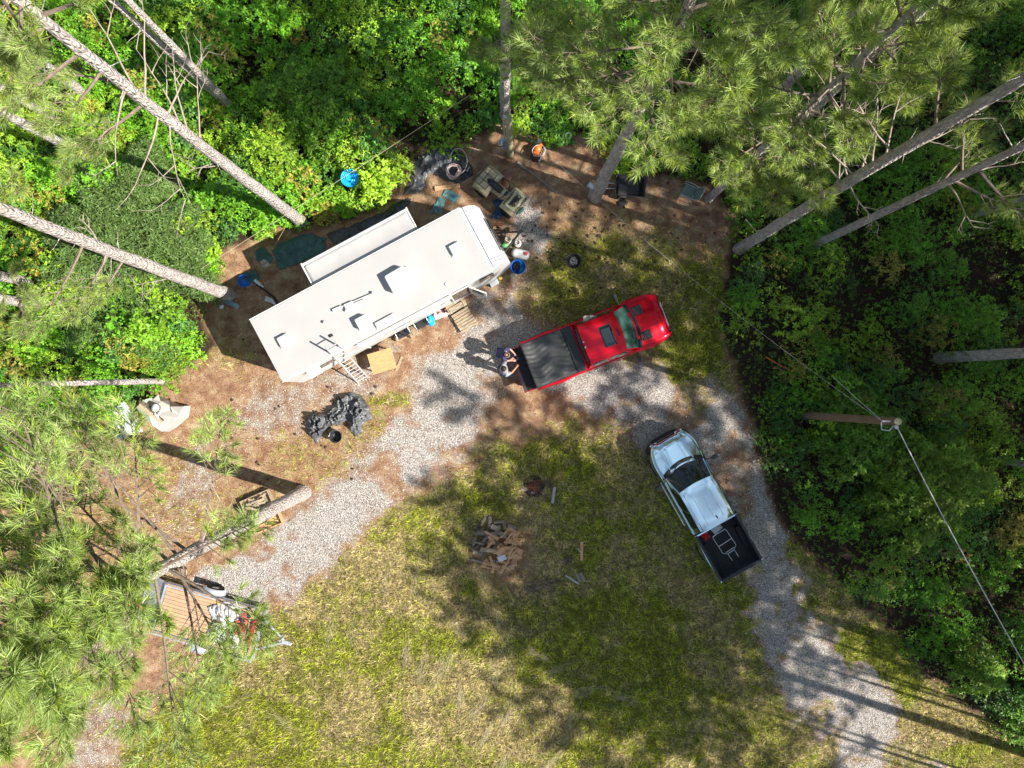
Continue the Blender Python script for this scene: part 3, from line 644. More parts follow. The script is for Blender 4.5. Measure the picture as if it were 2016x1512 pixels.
pine('pine standing behind the green lawn chair with needle boughs hanging over the chair', *P(1395, 392), 18.5, .15, 8.2, 2.7, 23, nl=46, tw=11, k=46, ndl=.28, tone=1.15, stubs=4,
     live=((7.6, -2.2, 2.6), (8.0, -2.6, 2.8), (7.3, -1.7, 2.4), (7.0, -2.0, 2.0), (8.4, -1.5, 2.6), (7.9, -3.0, 2.6), (7.4, 2.9, 2.4)))
pine('pine trunk slanting through the needle crowns at the top, nearest the lawn chair pine', *P(1487, 322), 20, .15, 14.8, 2.4, 24, nl=24, k=70, stubs=5, live=((8, 2.4, 1.9), (9, .5, 2.0), (10, -1.5, 2.0), (7.4, 1.3, 1.8)))
pine('pine with thick green boughs at the very top edge beyond the slanting trunk', *P(1480, 240), 19, .20, 8.4, 2.3, 25, nl=40, tw=10, k=46, ndl=.28, tone=1.15, stubs=4)
pine('big dark grey pine trunk with many bare twisted dead limbs', *P(1455, 490), 23, .205, 17, 2.0, 26, nl=26, k=50, stubs=12, lean=(.1, .1), curve=.10,
     dead=((7.6, 1.9, 1.9), (8.4, 1.6, 2.6), (9.0, 1.9, 2.8), (8.7, 2.3, 2.4), (9.6, 1.2, 2.4), (9.4, 2.6, 2.6), (10.2, 1.7, 2.4), (10.8, 1.5, 2.6), (9.0, -1.2, 1.4), (11.4, .2, 1.6), (8.0, 1.2, 2.0), (10.0, 2.1, 3.0), (11.2, 2.2, 2.2)), live=((13.4, .5, 2.0), (12.8, 1.6, 1.8)))
pine('thinner dark grey pine trunk running beside the big dead-limbed one in the woods', *P(1590, 488), 21, .15, 15.5, 2.2, 27, nl=26, k=44, stubs=9, live=((8.6, .9, 1.9), (9.2, -.6, 2.0), (10.2, -1.0, 2.2), (9.6, 1.7, 1.8)), dead=((9.0, -1, 1.4), (9.7, .2, 1.4)))
pine('dark pine trunk lying almost level in view at the edge above the leaning utility pole', *P(1848, 705), 20, .21, 13, 2.8, 28, nl=26, k=40, stubs=3)
pine('thin dark pine trunk at the edge below the level of the utility pole', *P(1968, 905), 19, .13, 12, 2.4, 29, nl=24, k=40, stubs=3, lean=(0, -.4))
pine('slim shaded pine trunk deep in the woods between the dead-limbed trunk and the level one', *P(1905, 430), 17, .09, 12, 2.0, 30, nl=20, k=36, stubs=3)
pine('straight brown pine trunk rising behind the short meter pole at the top edge', *P(994, 236), 20, .20, 13.5, 2.8, 31, nl=26, k=40, stubs=4, lean=(.15, 0), live=((6.2, 3.4, 1.1), (6.8, 3.9, 1.2), (7.5, -.6, 1.2)))
pine('pine with soft low boughs beside the drive edge of the top woods', *P(1640, 175), 19, .18, 9.5, 2.2, 32, nl=18, tw=10, k=46, ndl=.28, tone=1.15, stubs=3)

# tall pines standing beyond the frame on the sunny side: their crowns shade the yard and the woods
protos = []
for i in range(3):
    h = (23.5, 25, 22)[i]; r_ = pine('tall pine standing beyond the clearing on the side the sun comes from', 24, -10 + i * 8, h, (.07, .22, .07)[i], h - 9.5, 3.7, 60 + i, group='tall pines beyond the sunny side of the clearing', nl=44, tw=9, k=26, stubs=3, wid=.015, ndl=.27)
    protos.append(r_)
spots = [(21.6, -8.4), (22.8, -12.6), (24.3, -14.6), (24.6, -10.6), (27.0, -12.2), (21.2, -3.6), (22.4, .3), (25.2, -2.2), (27.6, 1.8), (28.2, -5.0),
         (30.5, -9.4), (31.0, -1.6), (31.4, 4.6), (34.0, -6.0), (34.6, .8), (28.6, 6.8), (34.5, 7.2), (24.0, 4.2), (37.5, -3.4), (38, 4), (33.5, -13.6), (30.6, 11.0), (25.5, 9.4), (21.3, 6.6), (34.0, 12), (37.6, -9.5), (31.5, -15.8), (29.5, -3.2), (32.6, 2.2), (36, -1), (29.8, 3.0), (33, -3.6), (31.6, -7.4), (36, 7), (27.2, 4.6), (35.5, -12), (40, 0), (40, -6), (34.8, -8.4), (30.2, .9), (37, 9.5), (32.5, -11.5), (23.2, -13.6), (23.0, -15.4), (29.2, -.8), (31.2, -4.8), (33.2, -1.2), (30.4, 6.8), (32.4, 9.0), (29.4, 4.6), (35.2, 3.4), (35.6, -5.2), (31.8, -9.6), (28.4, 9.4), (27.8, 3.2), (29.8, -6.4), (34, -3.2), (32.2, 5.4), (28.8, -4.0), (22.0, -14.3), (25.0, -14.9), (21.4, -16.6), (24.0, -17.2), (27, -18.8), (24.5, -20.3), (21.6, -12.0), (26.6, -12.8), (24.2, -11.8)]
for i, (x, y) in enumerate(spots):
    p_ = protos[1] if (x, y) == (23.0, -15.4) else protos[(i % 2) * 2 if i > 2 else i]; s_ = 1 + .05 * math.sin(i * 2.7)
    if i < 3: p_.location = (x, y, 0)
    else: dup(p_, (x, y, 0), i * 1.9, None, (s_, s_, s_))
# ------------------------------------------------------------------ travel trailer
TR0 = (-8.585, 1.15); TH = R(28.1)
def TL(px, py, h):
    x, y = G(px, py, h); x -= TR0[0]; y -= TR0[1]; c, s = math.cos(TH), math.sin(TH); return (x * c + y * s, -x * s + y * c)
tr = thing('travel_trailer', 'long white travel trailer with a side slide-out parked on the gravel', 'travel trailer', TR0, TH)
def paint(name, col, rough=.4, metal=0, coat=0, fleck=0):
    return pm(name, col, rough, metal, var=.05, scale=3, coat=coat)
M['shell'] = pm('fibreglass_shell', (.60, .60, .59), .35, var=.05, scale=1.5, coat=.2, dirt=(.50, .49, .46))
M['roof'] = pm('rubber_roof', (.42, .405, .395), .75, var=.03, scale=1.1, dirt=(.40, .385, .37), bump=.05)
HW = 1.22; ZB = .62; ZT = 3.25
prof = [(0, ZB), (0, ZT), (8.30, ZT), (8.62, 3.16), (8.82, 2.95), (8.95, 2.55), (9.08, 1.9), (9.10, 1.3), (8.95, .95), (8.3, ZB)]
b = MB()
n = len(prof)
vsd = [(x, -HW, z) for x, z in prof] + [(x, HW, z) for x, z in prof]
cx = lambda x, y: y * (1 - .10 * max(0, (x - 8.3) / .8))
vsd = [(x, cx(x, y), z) for x, y, z in vsd]
b.add(vsd, [tuple(range(n)), tuple(range(2 * n - 1, n - 1, -1))]); b.add(vsd, [(i, i + n, (i + 1) % n + n, (i + 1) % n) for i in range(n)])
b.build('shell', M['shell'], tr, bevel=.05)
b = MB(); b.box((4.13, 0, ZT + .013), (8.24, 2.40, .02)); b.build('roof', M['roof'], tr, bevel=.008)
for sgn in (-1, 1):
    b = MB(); b.box((4.15, sgn * (HW + .012), ZT - .02), (8.3, .03, .07)); b.build('gutter', M['whiteplastic'], tr, bevel=.006)
b = MB()
for y in (-1.02, -.9, 1.0): b.box((8.66, y, 3.17), (.5, .018, .012), ry=.65)
b.box((8.42, 0, 3.262), (.05, 2.36, .018), ry=.25); b.box((8.95, 0, 2.6), (.03, 2.1, .03), ry=1.35); b.build('nose_trim', M['alu'], tr)
b = MB(); b.box((9.115, 0, 1.55), (.02, 1.5, .45)); b.box((8.985, 0, 2.45), (.02, 1.3, .5), ry=-.24); b.build('front_window', M['darkglass'], tr, bevel=.01)
# frame, tongue, jacks, wheels
b = MB()
for y in (-.7, .7): b.box((4.4, y, .53), (8.4, .08, .15))
b.cyl((8.3, -.8, .52), (10.0, -.05, .50), .045, n=6); b.cyl((8.3, .8, .52), (10.0, .05, .50), .045, n=6); b.box((10.08, 0, .52), (.25, .12, .1)); b.build('chassis', M['matblack'], tr)
for y in (-.75, .75):
    for x in (.6, 7.8):
        b = MB(); b.cyl((x, y, 0), (x, y, .52), .035, n=8); b.box((x, y, .02), (.3, .3, .04)); b.build('jack', M['steel'], tr)
def wheel(parent, x, y, r, w, out, rim='alu', name='wheel'):
    t = MB(); Mt = Matrix.Translation((x, y, r)) @ Matrix.Rotation(R(90), 4, 'X')
    t.lathe([(r * .62, -w / 2), (r * .93, -w / 2), (r, -w / 2 + .03), (r, w / 2 - .03), (r * .93, w / 2), (r * .62, w / 2), (r * .6, 0), (r * .62, -w / 2)], n=26, M=Mt)
    o = t.build(name, M['rubber'], parent); q = MB()
    q.lathe([(.001, out * w * .30), (r * .2, out * w * .34), (r * .5, out * w * .20), (r * .61, out * w * .36), (r * .61, -out * w * .3), (.001, -out * w * .3)], n=20, M=Mt)
    for k in range(6):
        a = k * PI / 3; q.box((r * .38 * math.cos(a), r * .38 * math.sin(a), out * w * .3), (r * .4, r * .12, .03), rz=a, M=Mt)
    q.build('rim', M[rim], o)
for x in (3.0, 3.9):
    for y in (-1.08, 1.08): wheel(tr, x, y, .36, .22, 1 if y < 0 else -1)
# slide-out with its awning topper
b = MB(); b.box((4.57, 1.66, 1.78), (4.02, .86, 2.24)); b.build('slide_out', M['shell'], tr, bevel=.03)
b = MB(); b.grid(lambda u, v: (2.52 + 4.10 * u, 1.235 + .83 * v, 3.10 - .06 * v - .045 * math.sin(PI * v) + .008 * math.sin(u * 40) * v), 40, 8); b.build('slide_topper', M['roof'], tr, solid=.006)
b = MB(); b.tube([(2.47, 2.11, 3.03), (6.67, 2.11, 3.03)], .05, 12); b.build('topper_roller', M['whiteplastic'], tr)
b = MB()
for x in (2.48, 6.66): b.box((x, 1.75, 3.03), (.05, .85, .07)); b.box((x, 2.14, 2.98), (.07, .08, .14))
b.box((4.57, 1.25, 3.13), (4.2, .05, .05)); b.build('topper_bracket', M['whiteplastic'], tr, bevel=.008)
b = MB(); b.box((4.6, 2.097, 2.1), (1.6, .015, .75)); b.build('slide_window', M['darkglass'], tr)
# roof fittings
def vent(px, py, hgt, s=.38, open_=0):
    x, y = TL(px, py, ZT + .1); f = MB(); f.box((x, y, ZT + .045), (s + .05, s + .05, .045)); o = f.build('roof_vent', M['offwhite'], tr, bevel=.01)
    q = MB(); q.box((x + .02, y - .01, ZT + .07 + hgt / 2), (s, s, hgt + .02)); q.build('vent_lid', M['whiteplastic'], o, bevel=.035)
vent(896, 490, .09); vent(558, 671, .10); vent(713, 635, .20, .40)
x, y = TL(758, 632, ZT + .1); f = MB(); f.box((x, y, ZT + .04), (.78, .27, .04)); o = f.build('skylight', M['offwhite'], tr, bevel=.01)
f = MB(); f.box((x, y, ZT + .085), (.74, .22, .09)); f.build('skylight_dome', M['whiteplastic'], o, bevel=.045)
x, y = TL(787, 549, ZT + .3); f = MB()
f.prism([(x - .44, y - .33), (x - .44, y + .33), (x + .26, y + .36), (x + .46, y + .16), (x + .46, y - .18), (x + .26, y - .36)], ZT + .05, ZT + .36)
o = f.build('air_conditioner', M['whiteplastic'], tr, bevel=.05); q = MB()
for dx in (-.3, .05): q.box((x + dx, y, ZT + .362), (.012, .6, .006))
for dx, dy in ((-.38, -.27), (-.38, .27), (.2, .28), (.2, -.28)): q.cyl((x + dx, y + dy, ZT + .355), (x + dx, y + dy, ZT + .368), .014, n=8)
q.box((x, y, ZT + .05), (.8, .66, .06)); q.build('shroud_trim', M['greysheet'], o)
f = MB(); a1 = TL(655, 611, ZT + .12); a2 = TL(735, 577, ZT + .12); mid_ = ((a1[0] + a2[0]) / 2, (a1[1] + a2[1]) / 2)
aa = math.atan2(a2[1] - a1[1], a2[0] - a1[0]); f.box((mid_[0], mid_[1], ZT + .10), (1.42, .035, .035), rz=aa); f.box((a1[0] + .16, a1[1] - .02, ZT + .10), (.34, .10, .05), rz=aa); f.box((mid_[0] + .16, mid_[1] - .12, ZT + .10), (.42, .10, .05), rz=aa)
f.box((mid_[0] - .18, mid_[1] - .08, ZT + .08), (.32, .26, .12), rz=aa); f.cyl((a2[0], a2[1], ZT), (a2[0], a2[1], ZT + .16), .05)
f.build('tv_antenna', M['offwhite'], tr, bevel=.006)
for px, py in ((640, 635), (683, 612)):
    x, y = TL(px, py, ZT); f = MB(); f.cyl((x, y, ZT), (x, y, ZT + .10), .035); f.lathe([(.055, .10), (.05, .13), (.001, .145)], (x, y, ZT), 14); f.build('plumbing_vent', M['whiteplastic'], tr)
x, y = TL(652, 661, ZT); f = MB(); f.box((x, y, ZT + .045), (.14, .09, .05)); f.build('roof_hatch', M['matblack'], tr, bevel=.008)
x, y = TL(879, 560, ZT); f = MB(); f.box((x, y, ZT + .04), (.09, .09, .035)); f.build('roof_plate', M['greysheet'], tr)
# kerb side (y negative): awning, doors, windows, lower skirt with stripe
yw = -HW
b = MB(); b.tube([(2.9, yw - .10, 3.0), (6.6, yw - .10, 3.0)], .075, 14); b.build('awning_roll', M['whiteplastic'], tr)
for x in (2.92, 6.58):
    b = MB(); b.box((x, yw - .07, 1.95), (.06, .05, 2.1)); b.box((x, yw - .10, 3.0), (.08, .14, .18)); b.cyl((x, yw - .11, 2.9), (x + (.5 if x < 4 else -.5), yw - .05, 1.9), .02, n=6); b.build('awning_arm', M['offwhite'], tr, bevel=.006)
b = MB(); b.box((1.2, yw - .008, 2.1), (1.0, .016, .6)); b.box((4.3, yw - .008, 2.1), (1.1, .016, .6)); b.build('side_window', M['darkglass'], tr)
b = MB(); b.box((8.05, yw - .008, 2.25), (.56, .016, .55)); b.build('front_side_window', M['darkglass'], tr, bevel=.01)
b = MB(); b.box((4.2, yw - .006, 1.25), (8.0, .012, .05)); b.box((1.6, yw - .006, 1.45), (1.6, .012, .06), ry=.08); b.box((2.0, yw - .006, 1.62), (1.0, .012, .04), ry=.10); b.build('side_stripe', M['greysheet'], tr)
b = MB(); b.box((6.93, yw - .004, 1.72), (.68, .02, 1.9)); b.build('doorway', M['darkwood'], tr)
b = MB(); b.box((6.93, yw - .02, .80), (.8, .05, .05)); b.box((6.93, yw - .02, 2.70), (.8, .05, .05))
for x in (6.56, 7.30): b.box((x, yw - .02, 1.75), (.05, .05, 1.85))
b.build('door_frame', M['alu'], tr)
d0 = MB(); Md = Matrix.Translation((7.30, yw - .04, 1.72)) @ Matrix.Rotation(R(-48), 4, 'Z')
d0.box((.34, 0, 0), (.66, .045, 1.82), M=Md); do = d0.build('door', M['whiteplastic'], tr, bevel=.01)
q = MB(); q.box((.34, -.03, .45), (.40, .02, .55), M=Md); q.build('door_window', M['darkglass'], do); q = MB(); q.box((.60, -.035, -.1), (.05, .04, .12), M=Md); q.build('handle', M['chrome'], do)
b = MB(); b.box((1.05, yw - .16, 2.78), (.5, .30, .03), rx=.25); b.build('storage_flap', M['whiteplastic'], tr)

def single(mb, name, mat, label, cat, loc=(0, 0, 0), rz=0, group=None, bevel=0, solid=0, sub=0):
    o = mb.build(name, mat, None, bevel, loc, rz, solid, sub); return tag(o, label, cat, group)
def G3(px, py, h=0): x, y = G(px, py, h); return (x, y, h)
def GL(c, px, py, h=0): x, y = G(px, py, h); return (x - c[0], y - c[1], h)

# ladder leaning on the roof edge
base = G3(715, 749); top = Vector((-6.15, 1.35, 3.95)); bl = Vector((base[0], base[1], 0)); dl = top - bl
t = thing('ladder', 'aluminium ladder leaning against the trailer roof edge', 'ladder', base)
sv = Vector((0.86, .50, 0)).normalized() * .22
for s_ in (-1, 1):
    q = MB(); q.tube([sv * s_, sv * s_ * .92 + dl], .032, 6); q.build('side_rail', M['alu'], t)
for i in range(13):
    p = dl * ((i + .6) / 13.2); q = MB(); q.cyl(p - sv * .96, p + sv * .96, .019, n=6); q.build('rung', M['alu'], t)

# plywood table, deck steps
x, y = G(752, 711, .62); t = thing('plywood_table', 'square plywood-topped table on the ground beside the ladder', 'table', (x, y, 0), R(17))
q = MB(); q.box((0, 0, .62), (.96, .82, .02)); q.build('table_top', M['ply'], t, bevel=.004)
for a in (-1, 1):
    for c in (-1, 1): q = MB(); q.box((a * .40, c * .33, .305), (.07, .04, .61)); q.build('leg', M['freshwood'], t)
q = MB(); q.box((0, .33, .56), (.8, .03, .09)); q.box((0, -.33, .56), (.8, .03, .09)); q.build('apron', M['freshwood'], t)
q = MB(); q.box((0, 0, .02), (.09, .62, .04)); single(q, 'board', M['wood'], 'short upright-cut board lying beside the plywood table corner', 'board', G3(786, 716), R(-22))

x, y = G(913, 627, .2); t = thing('wooden_steps', 'weathered plank steps and landing in front of the trailer door', 'steps', (x, y, 0), TH + R(3))
for i in range(7):
    q = MB(); q.box((0 + .01 * math.sin(i * 9), -.42 + i * .118, .17), (.74, .098, .03), rz=.012 * math.sin(i * 5)); q.build('landing_plank', M['wood'], t, bevel=.004)
for i in range(6):
    st = i // 2; q = MB(); q.box((.0 + .015 * math.sin(i * 7), .44 + i * .118, .33 + st * .13), (.80, .098, .03), rz=.03 * math.sin(i * 4)); q.build('tread', M['wood'], t, bevel=.004)
for x_ in (-.3, .3):
    q = MB(); q.box((x_, -.08, .075), (.05, .74, .15)); q.box((x_, .74, .22), (.05, .68, .3)); q.build('joist', M['wood'], t)

# ------------------------------------------------------------------ pickup trucks
def pickup(label, loc, rz, Lg, Wd, paintm, cab0, rt0, rt1, ws, zb, zr, roofw, nose, tail_open, name='pickup_truck', bow=.12, lower=None):
    t = thing(name, label, 'pickup truck', loc, rz)
    hw = Wd / 2; wr = .39; wx = (1.0, Lg - .95)
    def arch(x):
        z = .36
        for c in wx:
            d = abs(x - c)
            if d < .49: z = max(z, .42 + math.sqrt(max(0, .49 ** 2 - d * d)) * .95)
        return z
    def halfw(x):
        w = hw
        u = (x - (Lg - .75)) / .75
        if u > 0: w = hw * (1 - nose * u ** 2.6)
        for c in wx:
            d = abs(x - c)
            if d < .62: w += .035 * (math.cos(d / .62 * PI) + 1) / 2
        return w
    zh = lambda x: zb + .10 - .12 * max(0, (x - ws) / (Lg - ws)) - .16 * max(0, (x - Lg + .35) / .35) ** 2
    # cab and bonnet shell
    st = [cab0 + i * (Lg - cab0) / 64 for i in range(65)]; b = MB()
    def ring(x):
        w = halfw(x); a = arch(x); zt = zh(x) if x > ws - .05 else zb
        fr = max(0, (x - Lg + .12) / .12); drop = .12 * fr * fr
        ps = [(w - .10, a), (w - .02, a + .03), (w, max(a + .06, .72)), (w - .015, max(a + .09, .9)), (w - .03, zb - .10), (w - .075, zb - .015), (w - .20, min(zt, zb + .03)), (w * .55, zt - .005), (w * .50, zt + (.022 if x > ws else 0)), (w * .2, zt + .02 * (x > ws)), (0, zt + .025 * (x > ws))]
        ps = [(p, z - drop * (z > .8)) for p, z in ps]
        full = [(x, -p, z) for p, z in ps] + [(x, p, z) for p, z in ps[::-1][1:]]
        return full
    rings = [ring(x) for x in st]; k = len(rings[0]); vs_ = [p for r_ in rings for p in r_]
    fs_ = [(i * k + j, (i + 1) * k + j, (i + 1) * k + j + 1, i * k + j + 1) for i in range(len(rings) - 1) for j in range(k - 1)]
    b.add(vs_, fs_, True); b.add(rings[-1], [tuple(range(k))]); b.add(rings[0], [tuple(range(k - 1, -1, -1))]); b.build('body', paintm, t)
    q = MB(); q.box(((Lg) / 2, 0, .45), (Lg - .3, hw * 1.35, .22)); q.build('underbody', M['matblack'], t)
    # cabin
    wb = hw - .10; wr2 = roofw / 2; xr = cab0 + .04; zrr = zr
    def wsf(u, v, o=0):   # windscreen: u across, v up
        y = u * (wb - .03 + (wr2 - .04 - wb + .03) * v); x = ws + bow - bow * 1.1 * u * u + (rt1 - ws - bow + .09) * v - .07 * u * u * v
        z = zb + .05 + (zrr - zb - .09) * (v ** .92); return (x + o * .6, y, z + o * .8)
    def sidef(s_, u, v, o=0):
        xb = xr + (ws + .0 - xr) * u; xt = rt0 + .03 + (rt1 - rt0 - .03) * u
        x = xb + (xt - xb) * v; y = wb + (wr2 - wb) * v ** 1.15 + .015 * math.sin(PI * v); z = zb - .02 + (zrr - zb - .03) * v; return (x, s_ * (y + o), z)
    def rearf(u, v, o=0):
        y = u * (wb + (wr2 - wb) * v); x = xr + (rt0 - xr + .03) * v - .03 * (1 - u * u); return (x - o, y, zb - .02 + (zrr - zb - .03) * v)
    b = MB(); b.grid(lambda u, v: wsf(2 * u - 1, v), 16, 6, flip=False)
    for s_ in (-1, 1): b.grid(lambda u, v: sidef(s_, u, v), 10, 5, flip=s_ > 0)
    b.grid(lambda u, v: rearf(2 * u - 1, v), 8, 4, flip=True)
    def roof(u, v):
        y = (2 * v - 1); xf = rt1 + .09 + (.05 - .07 * y * y) * .9; x0 = rt0 - .03 * (1 - y * y) + .03; x = x0 + (xf - x0) * u
        e = max(abs(y), abs(2 * u - 1)); return (x, y * wr2 * (1 - .03 * max(0, 2 * u - 1.7)), zrr - .05 + .045 * (1 - y ** 4) + .035 * (1 - (2 * u - 1) ** 4) - .005)
    b.grid(roof, 22, 18); cab = b.build('cab', paintm, t)
    def pane(nm, fn, u0, u1, v0, v1, flip=False, nu=14, nv=5):
        g = MB(); g.grid(lambda u, v: fn(u0 + (u1 - u0) * u, v0 + (v1 - v0) * v, .012), nu, nv, flip=flip); g.build(nm, M['glass_' + name], t)
    pane('windscreen', wsf, -.95, .95, .03, .93); pane('rear_window', rearf, -.86, .86, .30, .88, True)
    for s_ in (-1, 1):
        pane('side_window', lambda u, v, o: sidef(s_, u, v, o), .50, .88, .14, .86, s_ > 0, 6, 4); pane('side_window', lambda u, v, o: sidef(s_, u, v, o), .10, .44, .14, .86, s_ > 0, 6, 4)
    # black cowl and wipers
    q = MB(); q.grid(lambda u, v: (ws + bow + .14 - bow * 1.15 * (2 * u - 1) ** 2 - .15 * v, (2 * u - 1) * (wb - .03), zb + .115 - .02 * v - .035 * abs(2 * u - 1) ** 3), 14, 2, flip=True); q.build('cowl', M['matblack'], t, solid=.01)
    for y0 in (-.45, .15):
        q = MB(); q.tube([(ws + bow + .03, y0, zb + .14), (ws + bow - .10, y0 + .25, zb + .20), (ws + bow - .14, y0 + .52, zb + .20)], .010, 4); q.build('wiper', M['black'], t)
    # mirrors, door handles, wheels, lamps, grille, bumpers
    for s_ in (-1, 1):
        q = MB(); q.tube([(ws - .12, s_ * (hw - .08), zb + .06), (ws - .16, s_ * (hw + .16), zb + .12)], .022, 6); q.box((ws - .18, s_ * (hw + .24), zb + .14), (.12, .24, .20)); q.build('mirror', M['black'], t, bevel=.03)
        for x in (cab0 + .35, cab0 + 1.25): q = MB(); q.box((x, s_ * (hw + .012), zb - .13), (.16, .03, .035)); q.build('door_handle', M['black'], t, bevel=.008)
        q = MB(); q.box(((cab0 + ws) / 2, s_ * (hw + (-.05 if name == 'pickup_truck' else -.04)), .42), (1.9, .12, .05)); q.build('side_step', M['black' if name == 'pickup_truck' else 'alu'], t, bevel=.015)
        for x in wx: wheel(t, x, s_ * (hw - .14), wr, .26, -1 if s_ > 0 else 1)
        q = MB(); xl = Lg - .17; w = halfw(Lg - .12); q.grid(lambda u, v: (Lg - .30 + .29 * u, s_ * (halfw(Lg - .30 + .28 * u) - .005 - .02 * v), .98 - .10 * u - .02 * v * 8 + .0), 5, 3, flip=s_ > 0)
        q.box((Lg - .06, s_ * (w - .20), .86), (.10, .26, .14)); q.build('headlight', M['darkglass'] if name == 'pickup_truck' else M['chrome'], t)
        q = MB(); q.box((.03, s_ * (hw - .10), 1.0), (.05, .14, .34)); q.build('tail_light', M['red'], t, bevel=.01)
    fw = halfw(Lg) * 2
    q = MB(); q.box((Lg + .01, 0, .86), (.05, fw * .62, .24)); q.build('grille', M['chrome' if name == 'pickup_truck' else 'matblack'], t, bevel=.02)
    q = MB(); q.grid(lambda u, v: (Lg + .09 - .28 * abs(2 * u - 1) ** 3.2 - .05 * (2 * v - 1) ** 2, (2 * u - 1) * (hw - .05), .42 + .26 * v), 20, 4)
    q.grid(lambda u, v: (Lg + .05 - .28 * abs(2 * u - 1) ** 3.2 - .14 * v, (2 * u - 1) * (hw - .05), .68 + .02 * v), 20, 2, flip=False); q.build('front_bumper', M['chrome' if name == 'pickup_truck' else 'matblack'], t)
    q = MB(); q.box((-.09 if tail_open else -.10, 0, .52), (.16, Wd - .2, .18)); q.build('rear_bumper', M['chrome' if name == 'pickup_truck' else 'black'], t, bevel=.03)
    # bed
    bw = hw - .02; b = MB(); zr_ = zb + .12; nb = 30; xb1 = cab0 - .03
    for s_ in (-1, 1):
        def sd_(u, v):
            x = xb1 * u; w = halfw(x); a = arch(x)
            P_ = [(w - .10, a), (w - .02, a + .03), (w, max(a + .06, .72)), (w - .015, max(a + .1, .95)), (w - .035, zr_ - .07), (w - .055, zr_ - .01), (w - .075, zr_), (w - .135, zr_), (w - .15, zr_ - .02), (w - .15, .72)]
            p = P_[int(round(v * 9))]; return (x, s_ * p[0], p[1])
        b.grid(sd_, nb, 9, flip=s_ < 0)
        b.add([sd_(0, j / 9) for j in range(10)], [tuple(range(10))])
    b.box((xb1 - .03, 0, (.72 + zr_) / 2), (.05, Wd - .26, zr_ - .72)); b.build('bed', paintm, t)
    q = MB(); q.box((xb1 / 2, 0, .70), (xb1 - .04, Wd - .30, .04))
    for i in range(13): q.box((xb1 / 2, -hw + .25 + i * (Wd - .5) / 12, .726), (xb1 - .15, .045, .016))
    for s_ in (-1, 1): q.box((xb1 / 2, s_ * (hw - .165), (.72 + zr_) / 2 - .02), (xb1 - .06, .012, zr_ - .78)); q.box((1.0, s_ * (hw - .24), .83), (.82, .16, .22))
    q.box((xb1 - .065, 0, .95), (.012, Wd - .36, zr_ - .80)); q.build('bed_liner', M['matblack'], t, bevel=.01)
    tg = MB()
    if tail_open:
        tg.box((-.25, 0, .74), (.50, Wd - .24, .05)); to = tg.build('tailgate', paintm, t, bevel=.015)
        q = MB(); q.box((-.20, 0, .772), (.36, Wd - .34, .012)); q.build('tailgate_liner', M['matblack'], to)
        q = MB(); q.box((-.44, 0, .772), (.10, Wd - .30, .010)); q.build('tailgate_cap', M['tarp_grey'], to)
        for s_ in (-1, 1): q = MB(); q.tube([(-.33, s_ * (hw - .16), .77), (.02, s_ * (hw - .13), 1.15)], .012, 5); q.build('support_cable', M['black'], to)
    else:
        tg.box((.0, 0, (.66 + zr_) / 2), (.06, Wd - .14, zr_ - .66)); tg.box((.0, 0, zr_), (.10, Wd - .12, .03)); tg.build('tailgate', paintm, t, bevel=.02)
    return t, cab, roof, dict(hw=hw, zb=zb, zr=zr, zh=zh, zrail=zr_, xb1=xb1, wr2=wr2)
M['redpaint'] = pm('red_car_paint', (.74, .003, .02), .24, metal=.55, var=.06, scale=2, coat=.35, spec=.3)
M['silverpaint'] = pm('silver_car_paint', (.74, .90, 1.0), .10, metal=1.0, var=.05, scale=2, coat=.6)
def glassmat(name, c):
    m = pm(name, c, .02, metal=.0, var=.25, scale=2.0, spec=1, coat=1); return m
M['glass_pickup_truck'] = pm('tinted_windscreen', (.10, .22, .19), .02, metal=.55, var=.5, scale=1.8, coat=1)
M['glass_silver_truck'] = M['darkglass']
rt, rcab, rroof, rd = pickup('shiny red crew-cab pickup truck with a black bed cover and open tailgate', (.65, .66, 0), R(21.3), 5.52, 2.0, M['redpaint'], 2.0, 2.12, 3.50, 4.12, 1.20, 1.92, 1.50, .20, True, bow=.14)
# red truck: sunroof, bonnet vents, roof ribs, bed cover
q = MB(); q.grid(lambda u, v: (2.84 + .46 * u, -.40 + .80 * v, 1.945), 6, 6); q.build('sunroof', M['darkglass'], rt, solid=.004)
q = MB(); q.box((3.48, 0, 1.93), (.06, .34, .012)); q.build('roof_lamp_strip', M['matblack'], rt)
for y in (-.52, -.36, -.18, 0, .18, .36, .52):
    q = MB(); q.box((2.48, y, 1.937), (.44, .022, .012)); q.build('roof_rib', M['redpaint'], rt, bevel=.004)
q = MB(); q.box((2.16, 0, 1.92), (.06, .28, .03)); rl = q.build('brake_light', M['red'], rt, bevel=.008)
for y in (-.10, .10): q = MB(); q.box((2.16, y, 1.937), (.05, .06, .012)); q.build('lamp_lens', M['whiteplastic'], rl)
for s_ in (-1, 1):
    q = MB(); q.box((4.56, s_ * .50, 1.292), (.36, .34, .018)); vo_ = q.build('bonnet_vent', M['matblack'], rt, bevel=.006)
    q = MB()
    for i in range(6): q.box((4.41 + i * .06, s_ * .50, 1.306), (.022, .32, .016), ry=.3)
    q.build('louvre', M['tarp_grey'], vo_)
    q = MB(); q.tube([(4.42, s_ * .27, 1.325), (5.2, s_ * .22, 1.255)], .012, 4); q.build('bonnet_crease', M['redpaint'], rt)
q = MB(); q.tube([(5.52 - .24 * abs(u) ** 3, u * .78, 1.0 - .05 * abs(u)) for u in [i / 8 - 1 for i in range(17)]], .018, 6); q.build('chrome_strip', M['chrome'], rt)
rs_ = np.random.default_rng(9)
